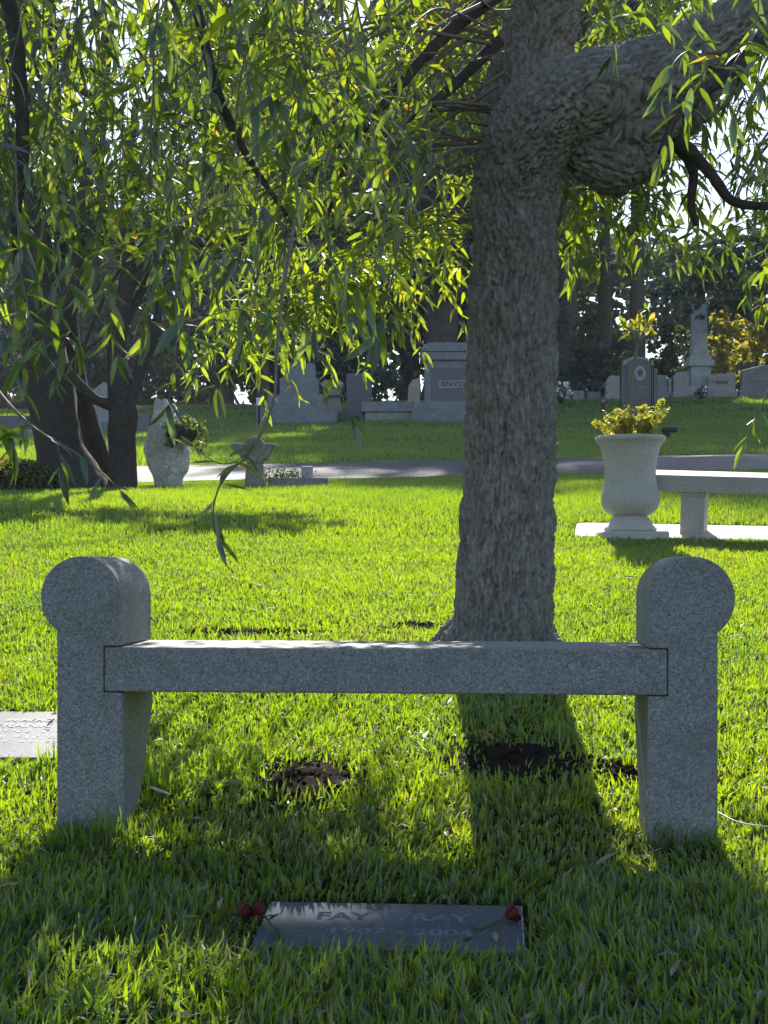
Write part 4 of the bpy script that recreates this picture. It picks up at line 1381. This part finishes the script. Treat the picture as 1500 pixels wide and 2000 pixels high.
# fern clump in the urn
fern = thing("fern_clump", "feathery yellow-green clump of foliage filling the rim of the urn", "plant", (ux, UY, pad_z(ux, UY) - .01 + zu(864)))
rng = np.random.default_rng(15)
VV, QQ, cnt = [], [], 0
s_ = Soup()
for i in range(48):
    a = rng.uniform(0, 2 * math.pi); ln = rng.uniform(.12, .26)
    sp = rng.uniform(.02, .15)
    b0 = np.array([math.cos(a) * sp, math.sin(a) * sp, 0]); e = b0 + np.array([math.cos(a) * ln * .55, math.sin(a) * ln * .55, ln * rng.uniform(.5, 1.1)])
    if i < 5: b0 = np.array([.08 + rng.uniform(-.02, .02), 0, 0]); e = b0 + np.array([rng.uniform(-.02, .04), rng.uniform(-.05, .05), .24])
    c = catmull([b0, (b0 + e) / 2 + np.array([0, 0, .05]), e], 8)
    s_.tube(c, np.linspace(.003, .001, len(c)), 4)
    pts = np.repeat(c[3:], 6, 0) + rng.normal(size=((len(c) - 3) * 6, 3)) * .012
    V, Q = cards(pts, .028, rng, .9); VV.append(V); QQ.append(Q + cnt); cnt += len(V)
V = np.concatenate(VV)
fern.scale = (.92, .92, .95)
link("fronds", np_mesh("fronds", V, np.concatenate(QQ), mat=M_leaf_yel, tint=np.clip(rng.normal(.4, .2, len(V) // 4), 0.1, .7).repeat(4)), fern, kind="stuff")
link("stems", s_.mesh("stems", M_twig), fern)

# far bench
FBR = math.radians(-18)
fl = P(1263, 957, 9.4)
fb = thing("stone_bench", "plain grey stone bench on the concrete pad at the right edge", "bench", (fl.x, fl.y, pad_z(fl.x, fl.y) - .004), FBR)
fb.rotation_euler = (Matrix.Rotation(PT, 3, 'X') @ Matrix.Rotation(FBR, 3, 'Z')).to_euler()
fbz = pad_z(fl.x, fl.y)
zs0 = up(957, 9.4) - fbz; zs1 = up(925, 9.4) - fbz
box_part("seat", M_benchstone, fb, (0, 1.2, 0, .36, zs0, zs1), bw=.006)
for xa in (.21, .82):
    box_part("leg", M_benchstone, fb, (xa, xa + .155, .05, .31, -.05, zs0 - .03), bw=.006)
    box_part("leg_cap", M_benchstone, fb, (xa - .008, xa + .163, .04, .32, zs0 - .03, zs0 - .001), bw=.004)

# ------------------------------------------------------------------ white weathered stone with hanging basket, winged pedestal, slab
YW = 15.0; ws = YW / F
wst = thing("weathered_stone", "tall weathered whitish standing stone with a forked top beside the road at left", "stone", at(326, YW))
wo_ = np.array(wst.location)
left = [(985, 302), (958, 304), (930, 300), (920, 294), (905, 289), (890, 283), (875, 281), (860, 285), (845, 290), (830, 295), (812, 300), (800, 303), (792, 306)]
right = [(985, 352), (958, 354), (930, 357), (922, 366), (905, 368), (895, 372), (880, 370), (865, 368), (850, 366), (835, 362), (812, 352), (800, 344), (792, 334)]
nseg = 28; vs = []; qs = []
ysr = np.linspace(985, 792, 40)
for i, yy in enumerate(ysr):
    xl = np.interp(-yy, [-a for a, b in left], [b for a, b in left]); xr = np.interp(-yy, [-a for a, b in right], [b for a, b in right])
    c = P((xl + xr) / 2, yy, YW); hw = (xr - xl) / 2 * ws * (1 + .05 * mnoise.noise(Vector((yy * .09, 3.3, 0))) + .03 * mnoise.noise(Vector((yy * .3, 1.3, 0))))
    for j in range(nseg):
        a = 2 * math.pi * j / nseg
        n_ = mnoise.fractal(Vector((math.cos(a) * 1.7, math.sin(a) * 1.7, yy * .02)), 1, 2, 4)
        groove = .13 * math.sin(a * 7 + 1.3 * mnoise.noise(Vector((a, yy * .02, 0))))
        k = 1 + .10 * n_ * abs(math.sin(a)) + groove * abs(math.sin(a))
        ca = math.copysign(abs(math.cos(a)) ** .6, math.cos(a)); sa = math.copysign(abs(math.sin(a)) ** .55, math.sin(a))
        vs.append((c.x + hw * ca, YW + max(.06, min(.17, hw)) * .85 * sa * k, c.z))
for i in range(len(ysr) - 1):
    for j in range(nseg):
        qs.append((i * nseg + j, i * nseg + (j + 1) % nseg, (i + 1) * nseg + (j + 1) % nseg, (i + 1) * nseg + j))
vs = np.array(vs)
link("body", np_mesh("body", vs - wo_, qs, mat=M_rough, smooth_sh=True), wst)
s_ = Soup()
for rows in ([(312, 825), (309, 800), (308, 786), (309, 780)], [(326, 830), (327, 805), (322, 788), (320, 780)], [(338, 830), (340, 808), (337, 796), (335, 789)]):
    c = catmull([np.array(P(a, b, YW)) - wo_ for a, b in rows], 5); s_.tube(c, np.linspace(.06, .028, len(c)), 10)
link("prong", s_.mesh("prong", M_rough), wst)
# hanging basket
bk = P(359, 866, YW - .30); bsk = thing("hanging_basket", "dark round hanging basket of trailing greenery in front of the white stone", "planter", tuple(bk))
bm = bmesh.new(); add_lathe(bm, [(.02, -.0), (.07, .01), (.115, .045), (.14, .09), (.15, .13), (.138, .135), (.11, .11)], 32)
link("bowl", bm_mesh("bowl", bm, plain_mat("coir", (.035, .028, .022), .95, .4, 60), True), bsk)
rng = np.random.default_rng(9)
pts = np.concatenate([rng.normal(size=(420, 3)) * [.085, .08, .045] + [0, 0, .165], rng.normal(size=(150, 3)) * [.03, .035, .06] + [-.13, -.03, .07], rng.normal(size=(90, 3)) * [.04, .04, .09] + [.2, 0, .02]])
V, Q = cards(pts, .055, rng)
link("greenery", np_mesh("greenery", V, Q, mat=M_leaf_mid, tint=rng.uniform(.1, .9, len(pts)).repeat(4)), bsk, kind="stuff")
s_ = Soup()
top = np.array([-.12, .30, .40])
for a in (0, 2.1, 4.2):
    s_.tube([np.array([.19 * math.cos(a), .19 * math.sin(a), .15]), top * .5 + np.array([.09 * math.cos(a), .09 * math.sin(a), .1]), top], [.004] * 3, 5)
link("hanger", s_.mesh("hanger", M_metal_blk), bsk)

# winged pedestal
wp_ = thing("winged_pedestal", "mossy tapered stone pedestal with a broken winged top at the lawn edge", "monument", at(499, 14.4))
p0 = np.array(wp_.location); s14 = 14.4 / F
zp = lambda py: up(py, 14.4) - p0[2]
bm = bmesh.new()
vsx = [(-21, 975, 21), (-20, 955, 20), (-18, 925, 17), (-16, 906, 15)]
rows = []
for xl, py, xr in vsx:
    rows.append([bm.verts.new((x * s14, y, zp(py))) for x, y in ((xl, -.1), (xr, -.1), (xr, .1), (xl, .1))])
for a, b in zip(rows, rows[1:]):
    for i in range(4): bm.faces.new((a[i], a[(i + 1) % 4], b[(i + 1) % 4], b[i]))
bm.faces.new(rows[0][::-1]); bm.faces.new(rows[-1])
bevel(link("shaft", bm_mesh("shaft", bm, M_mossy), wp_), .015)


def outline(pts, y0, y1, name, parent, mat, bw=.02):
    return prism_part(name, mat, parent, [(x * s14, zp(y)) for x, y in pts], y0, y1, bw)


outline([(-17, 905.5), (-15, 898), (-22, 900), (-32, 888), (-47, 876), (-49, 868), (-38, 866), (-22, 868), (-14, 858), (0, 853), (13, 858), (19, 868), (32, 866), (40, 870), (30, 884), (24, 899), (16, 898), (16, 905.5)], -.09, .09, "winged_top", wp_, M_mossy)
# low slab and block
sl = thing("low_slab", "low dark stone slab lying in the grass right of the winged pedestal", "stone slab", at(588, 14.6))
z0 = sl.location.z
bm = bmesh.new(); add_box(bm, -.34, .32, -.25, .25, -.1, .085, taper=.035); bevel(link("slab", bm_mesh("slab", bm, M_mossy), sl), .02)
kb = thing("stone_block", "small square pale stone block standing on the low slab", "stone block", (P(600, 950, 14.6).x, 14.6, z0 + .086))
bm = bmesh.new(); add_box(bm, -.055, .055, -.05, .05, 0, .125, taper=-.004); bevel(link("block", bm_mesh("block", bm, M_benchstone), kb), .012)
rng = np.random.default_rng(12)
V, Q = cards(rng.normal(size=(500, 3)) * [.13, .06, .035] + [-.2, -.05, .11], .03, rng)
link("dry_leaves", np_mesh("dry_leaves", V, Q, mat=M_leaf_mid, tint=np.full(len(V), .15)), sl, kind="stuff")

# bead string between the trees
bs_ = thing("bead_string", "string of small white beads sagging between trees left of the stepped monument", "bead string", at(520, 30))
b0 = np.array(bs_.location)
cv = catmull([np.array(P(a, b, 30)) for a, b in ((400, 668), (445, 696), (480, 700), (512, 692), (545, 678), (620, 650))], 10)
s_ = Soup(); s_.tube(cv - b0, np.full(len(cv), .008), 4)
link("cord", s_.mesh("cord", M_twig), bs_)
arc = np.concatenate([[0], np.cumsum(np.linalg.norm(np.diff(cv, axis=0), axis=1))])
bm = bmesh.new(); bmesh.ops.create_icosphere(bm, subdivisions=2, radius=.024); bead_me = bm_mesh("bead", bm, M_white, True)
for s0 in np.arange(.05, arc[-1], .085):
    p = np.array([np.interp(s0, arc, cv[:, j]) for j in range(3)]) - b0; link("bead", bead_me, bs_, tuple(p))

# ------------------------------------------------------------------ roses on the marker
M_rose = plain_mat("rose_petal", (.085, .004, .008), .5, .3, 30)
M_stem = plain_mat("rose_stem", (.07, .09, .03), .6, .3, 60)


def rose(label, head, tail, mids, seed):
    r = random.Random(seed)
    t = thing("rose", label, "rose", tuple(head))
    h0 = np.array(head)
    ax = np.array(head) - np.array(mids[0]); ax /= np.linalg.norm(ax)
    # petals: cupped sheets wrapped round a bud axis
    axv = Vector(ax); q = axv.to_track_quat('Z', 'Y')
    n = 13
    for i in range(n):
        ring = i / n
        a = i * 2.4
        rad = .0035 + .012 * ring; hh = .029 - .005 * ring
        bm = bmesh.new(); g = []
        span = 1.9 - .5 * ring
        for u in range(6):
            row = []
            for v in range(6):
                aa = a + (v / 5 - .5) * span
                tt = u / 5
                rr_ = rad * (.35 + .75 * math.sin(min(1, tt * 1.2) * math.pi * .5)) + .007 * ring * max(0, tt - .7) / .3
                edge = 1 - .25 * abs(v / 5 - .5) ** 2 * 4 * tt
                row.append(bm.verts.new((rr_ * math.cos(aa), rr_ * math.sin(aa), hh * tt * edge - .012)))
            g.append(row)
        for u in range(5):
            for v in range(5): bm.faces.new((g[u][v], g[u][v + 1], g[u + 1][v + 1], g[u + 1][v]))
        me = bm_mesh("petal", bm, M_rose, True)
        o = link("petal", me, t); o.rotation_mode = 'QUATERNION'; o.rotation_quaternion = q
        sm = o.modifiers.new("s", 'SOLIDIFY'); sm.thickness = .0008
    s = Soup(); cp = catmull([np.array(head) - ax * .012] + [np.array(m) for m in mids] + [np.array(tail)], 8)
    s.tube(cp - h0, np.linspace(.0026, .0018, len(cp)), 6)
    link("stem", s.mesh("stem", M_stem), t)
    for k in range(4):
        i = int(len(cp) * (.2 + .2 * k)); p = cp[min(i, len(cp) - 1)]
        d = np.array([r.gauss(0, 1), r.gauss(0, 1), .2]); d /= np.linalg.norm(d); nn = np.array([0, 0, 1.0]); nn -= d * np.dot(nn, d); nn /= np.linalg.norm(nn)
        V, T = np.array(vs_leaf), T_
        o = link("leaf", ROSE_LEAF, t); mw = np.eye(4); mw[:3, :3] = leaf_basis(d, nn) * .03; mw[:3, 3] = p - h0; o.matrix_local = Matrix(mw.tolist())


vs_leaf = []
for t_, w_ in zip(_bt, _bw):
    if w_ == 0: vs_leaf.append((0, t_, 0))
    else: vs_leaf += [(-w_, t_, .2 * w_), (0, t_, 0), (w_, t_, .2 * w_)]
ROSE_LEAF = np_mesh("leaf", np.array(vs_leaf), None, T_, M_leaf_dk, tint=np.full(len(vs_leaf), .5), smooth_sh=True)


def on_marker(px, py, h=.01):
    x, Y = solve_ground(px, py, h)
    return np.array([x, Y, g1(x, Y) + h])


def lift(v, dz): return v + np.array([0, 0, dz])


rose("dark red rose lying on the right side of the polished marker", lift(on_marker(996, 1806), .022), on_marker(904, 1848, .014), [lift(on_marker(975, 1812), .014), lift(on_marker(938, 1822), .006)], 1)
rose("dark red rose with leaves lying on the left end of the polished marker", lift(on_marker(509, 1800), .022), on_marker(552, 1836, .014), [lift(on_marker(520, 1806), .014), lift(on_marker(538, 1822), .006)], 2)
rose("faded dark rose half sunk in the grass left of the polished marker", lift(on_marker(474, 1800), .02), on_marker(440, 1822, .014), [lift(on_marker(466, 1806), .012), lift(on_marker(455, 1814), .006)], 3)


def ground_pt(px, py, h=0):
    x, Y = solve_ground(px, py, h)
    return np.array([x, Y, g1(x, Y) + h])


# thin pale wire in the grass at right
s_ = Soup(); cp = catmull([ground_pt(a, b, .035) for a, b in ((1385, 1575), (1412, 1592), (1440, 1605), (1475, 1612), (1520, 1614), (1580, 1606))], 6)
s_.tube(cp - cp[0], np.full(len(cp), .0022), 6)
link("wire", s_.mesh("wire", M_white), None, tuple(cp[0]), label="thin pale wire lying in the grass right of the right pillar", cat="wire")
# white stick at the left pillar
s_ = Soup(); cp = np.array([ground_pt(296, 1538, .03), ground_pt(312, 1544, .035), ground_pt(332, 1552, .03)])
s_.tube(cp - cp[0], [.004, .005, .002], 6)
link("stick", s_.mesh("stick", M_white), None, tuple(cp[0]), label="short white stick in the grass at the foot of the left pillar", cat="stick")

# ------------------------------------------------------------------ grass
def keep_mask(x, y):
    k = np.ones(len(x), bool)

    def rect(cx, cy, a, hx, hy):
        c, s = math.cos(-a), math.sin(-a); dx, dy = x - cx, y - cy
        u = dx * c - dy * s; v = dx * s + dy * c
        return (np.abs(u) < hx) & (np.abs(v) < hy)
    k &= ~rect(mk_c.x, mk_c.y, MKA, MKX + .004, MKY + .002)
    k &= ~rect(lm.location.x, lm.location.y, math.radians(-3), LMX + .004, LMYH + .004)
    c, s = math.cos(BA), math.sin(BA)
    for sg in (-1, 1):
        lx, ly = sg * (BW - .085), .06
        k &= ~rect(BX + lx * c - ly * s, BY + lx * s + ly * c, BA, .088, .06)
    k &= ~rect(pad_c[0], pad_c[1], PADR, PADHX, PADHY)
    k &= ~((y > road_near(x)) & (y < road_far(x)))
    k &= ((x - WO[0]) ** 2 + (y - WO[1]) ** 2) > .27 ** 2
    rj = RNG.random(len(x))
    for sx, sy, rx_, ry_ in soil_spots:
        d = ((x - sx) / rx_) ** 2 + ((y - sy) / ry_) ** 2
        d = d * (.55 + .9 * fbm(x * 11, y * 11, 14))
        k &= ~((d < 1.25) & (rj < 1.02 - .45 * d))
    # worn earth round the trunk
    d = np.sqrt((x - WO[0]) ** 2 + ((y - WO[1])) ** 2)
    k &= ~((d < .55) & (rj < .8 * (1 - (d - .25) / .3)))
    wx_, wy_ = solve_ground(950, 1440)
    d = ((x - wx_) / .46) ** 2 + ((y - wy_) / .5) ** 2
    k &= ~((d < 1) & (rj < .75 * fbm(x * 7, y * 7, 61) * 1.6 * (1 - d)))
    wx_, wy_ = solve_ground(560, 1580)
    d = ((x - wx_) / .36) ** 2 + ((y - wy_) / .22) ** 2
    k &= ~((d < 1) & (rj < .8 * fbm(x * 9, y * 9, 62) * 1.4 * (1 - d)))
    return k


GV, GQ, GT, GTI = [], [], [], []
gcount = 0


def grass_zone(y0, y1, margin, dens, h, w, seg, bare=.0, seed=0):
    global gcount
    rg = np.random.default_rng(100 + seed)
    half = .272 * y1 + margin
    n = int(dens * (y1 - y0) * 2 * half)
    y = rg.uniform(y0, y1, n); x = rg.uniform(-half, half, n)
    m = np.abs(x) < .272 * y + margin
    x, y = x[m], y[m]
    # tufts: pull blades towards clump centres
    cell = .045
    ox, oy = x, y
    x, y = ox * .8 - oy * .6, ox * .6 + oy * .8
    cx = (np.floor(x / cell) + _hash(np.floor(x / cell), np.floor(y / cell), 5)) * cell
    cy = (np.floor(y / cell) + _hash(np.floor(x / cell), np.floor(y / cell), 8)) * cell
    pull = rg.uniform(0, .65, len(x)) * (1.0 if y1 < 6 else 0.0)
    x = x + (cx - x) * pull; y = y + (cy - y) * pull
    x, y = x * .8 + y * .6, -x * .6 + y * .8
    k = keep_mask(x, y); x, y = x[k], y[k]
    thin = fbm(x * 1.7, y * 1.7, 40)
    k = rg.random(len(x)) < np.clip(1.25 - bare * smooth(.5, .75, thin), 0, 1)
    x, y, thin = x[k], y[k], thin[k]
    n = len(x)
    hn = fbm(x * 2.3, y * 2.3, 21); hn2 = vnoise(x * 9, y * 9, 33)
    H = h * (.55 + .6 * hn + .5 * hn2) * rg.uniform(.5, 1.25, n)
    mkd = np.maximum(np.abs(x - mk_c.x) - MKX, np.abs(y - mk_c.y) - MKY)
    H = H * (1 - np.where(y > mk_c.y - MKY, .45, .25) * (1 - smooth(0, .16, mkd)))
    Wd = w * rg.uniform(.6, 1.3, n)
    az = rg.uniform(0, 2 * math.pi, n)
    swirl = fbm(x * 3, y * 3, 55) * 12
    az = np.where(rg.random(n) < .5, swirl + rg.normal(0, .5, n), az)
    lean = np.abs(rg.normal(.4, .42, n)) * (1 + .7 * hn2)
    fa = rg.uniform(0, 2 * math.pi, n)             # facing of the blade's width
    fx, fy = np.cos(fa), np.sin(fa)
    z = G(x, y) - .004
    dx, dy = np.cos(az), np.sin(az)
    tint = np.clip(rg.normal(.42, .16, n) + (fbm(x * .8, y * .8, 71) - .5) * .5, 0, .86)
    dry = rg.random(n) < (.035 + .10 * smooth(.55, .8, thin))
    tint = np.where(dry, rg.uniform(.9, 1, n), tint)
    b = np.stack([x, y, z], -1)
    wv = np.stack([fx, fy, np.zeros(n)], -1) * (Wd / 2)[:, None]
    up_ = np.array([0, 0, 1.0])
    dirv = np.stack([dx, dy, np.zeros(n)], -1)
    ct = np.cos(np.minimum(lean, 1.35)); st = np.sin(np.minimum(lean, 1.35))
    tip = b + dirv * (H * st)[:, None] + up_ * (H * ct)[:, None]
    if seg == 2:
        l2 = lean * .55
        mid = b + dirv * (H * .55 * np.sin(l2))[:, None] + up_ * (H * .55 * np.cos(l2))[:, None]
        V = np.stack([b - wv * .8, b + wv * .8, mid + wv, mid - wv, tip], 1).reshape(-1, 3)
        i = np.arange(n) * 5 + gcount
        GQ.append(np.stack([i, i + 1, i + 2, i + 3], -1)); GT.append(np.stack([i + 3, i + 2, i + 4], -1))
        GTI.append(np.repeat(tint, 5)); gcount += n * 5
    else:
        V = np.stack([b - wv, b + wv, tip], 1).reshape(-1, 3)
        i = np.arange(n) * 3 + gcount
        GT.append(np.stack([i, i + 1, i + 2], -1)); GTI.append(np.repeat(tint, 3)); gcount += n * 3
    GV.append(V)
    print("grass", y0, y1, n)


grass_zone(1.7, 3.25, .9, 13000, .056, .0068, 2, .3, 1)
grass_zone(3.25, 5.6, .9, 13500, .038, .006, 2, .6, 2)
grass_zone(5.6, 9.2, 1.0, 8000, .036, .0062, 2, .3, 3)
grass_zone(9.2, 16.8, 1.2, 3800, .042, .009, 1, .2, 4)
grass_zone(20.5, 34, 1.5, 620, .08, .018, 1, .1, 5)
grass_zone(34, 54, 2.5, 260, .10, .030, 1, .1, 6)
# tall tufts: by the left pillar, pillars' feet, trunk foot
def tuft(cx, cy, rad, n, h, w, seed):
    global gcount
    rg = np.random.default_rng(seed)
    a = rg.uniform(0, 2 * math.pi, n); r = rad * np.sqrt(rg.random(n))
    x = cx + r * np.cos(a); y = cy + r * np.sin(a)
    H = h * rg.uniform(.4, 1.1, n); lean = np.abs(rg.normal(.3, .25, n)); az = rg.uniform(0, 2 * math.pi, n); fa = rg.uniform(0, 2 * math.pi, n)
    b = np.stack([x, y, G(x, y) - .004], -1); wv = np.stack([np.cos(fa), np.sin(fa), np.zeros(n)], -1) * (w * rg.uniform(.5, 1.2, n) / 2)[:, None]
    dirv = np.stack([np.cos(az), np.sin(az), np.zeros(n)], -1); up_ = np.array([0, 0, 1.0])
    mid = b + dirv * (H * .55 * np.sin(lean * .5))[:, None] + up_ * (H * .55 * np.cos(lean * .5))[:, None]
    tip = b + dirv * (H * np.sin(lean))[:, None] + up_ * (H * np.cos(lean))[:, None]
    GV.append(np.stack([b - wv * .8, b + wv * .8, mid + wv, mid - wv, tip], 1).reshape(-1, 3))
    i = np.arange(n) * 5 + gcount
    GQ.append(np.stack([i, i + 1, i + 2, i + 3], -1)); GT.append(np.stack([i + 3, i + 2, i + 4], -1))
    GTI.append(np.repeat(np.clip(rg.normal(.4, .2, n), 0, .95), 5)); gcount += n * 5


p = ground_pt(292, 1545); tuft(p[0], p[1], .06, 45, .15, .009, 1)
for sx in (180, 1340):
    for k in range(4):
        p = ground_pt(sx + (k - 1.5) * 40, 1655); tuft(p[0], p[1] , .04, 26, .085, .006, 10 + k + sx)
p = ground_pt(215, 1645); tuft(p[0], p[1], .05, 40, .12, .006, 3)
p = ground_pt(125, 1500); tuft(p[0], p[1], .08, 60, .1, .007, 31)
for k in range(16):
    a = k / 16 * 2 * math.pi
    tuft(WO[0] + .36 * math.cos(a), WO[1] + .36 * math.sin(a), .09, 14, .11, .006, 50 + k)
link("grass", np_mesh("grass", np.concatenate(GV), np.concatenate(GQ), np.concatenate(GT), M_grass, tint=np.concatenate(GTI)), None, label="green lawn grass covering the slope around the bench", cat="grass", kind="stuff")
print("grass verts", gcount)

# fallen willow leaves and clippings
rng = np.random.default_rng(91)
VV, TT, TI, cnt = [], [], [], 0
for i in range(420):
    Y = rng.uniform(2.4, 7.5); x = rng.uniform(-.3 * Y - .4, .3 * Y + .4)
    a = rng.uniform(0, 6.28); d = np.array([math.cos(a), math.sin(a), rng.normal(.1, .25)]); d /= np.linalg.norm(d)
    nn = np.array([rng.normal(0, .5), rng.normal(0, .5), 1]); nn -= d * np.dot(nn, d); nn /= np.linalg.norm(nn)
    V, T = LEAFV[i % 4]
    VV.append((V * rng.uniform(.03, .075)) @ leaf_basis(d, nn).T + np.array([x, Y, g1(x, Y) + rng.uniform(.018, .04)])); TT.append(T + cnt); TI.append(np.full(len(V), rng.uniform(.75, 1))); cnt += len(V)
link("fallen_leaves", np_mesh("fallen_leaves", np.concatenate(VV), None, np.concatenate(TT), leaf_mat("dry_leaf", [(0, (.20, .16, .08)), (1, (.34, .27, .16))], [(0, (.2, .15, .04)), (1, (.3, .2, .08))], .25, .06, .5), tint=np.concatenate(TI)), None, label="dry fallen willow leaves scattered over the lawn", cat="leaves", kind="stuff")

# ------------------------------------------------------------------ haze
m, n, l, out = new_mat("haze")
pv = n.new("ShaderNodeVolumePrincipled")  # scattering volume added to lift the dark background tones
pv.inputs['Color'].default_value = (.80, .88, 1.0, 1)
pv.inputs['Density'].default_value = .0005
pv.inputs['Anisotropy'].default_value = .35
l.new(pv.outputs[0], out.inputs['Volume'])
bm = bmesh.new(); add_box(bm, -430, 430, -80, 640, -8, 46)
link("haze", bm_mesh("haze", bm, m), None, label="thin pale haze added to lift the dark background", cat="haze", kind="stuff")
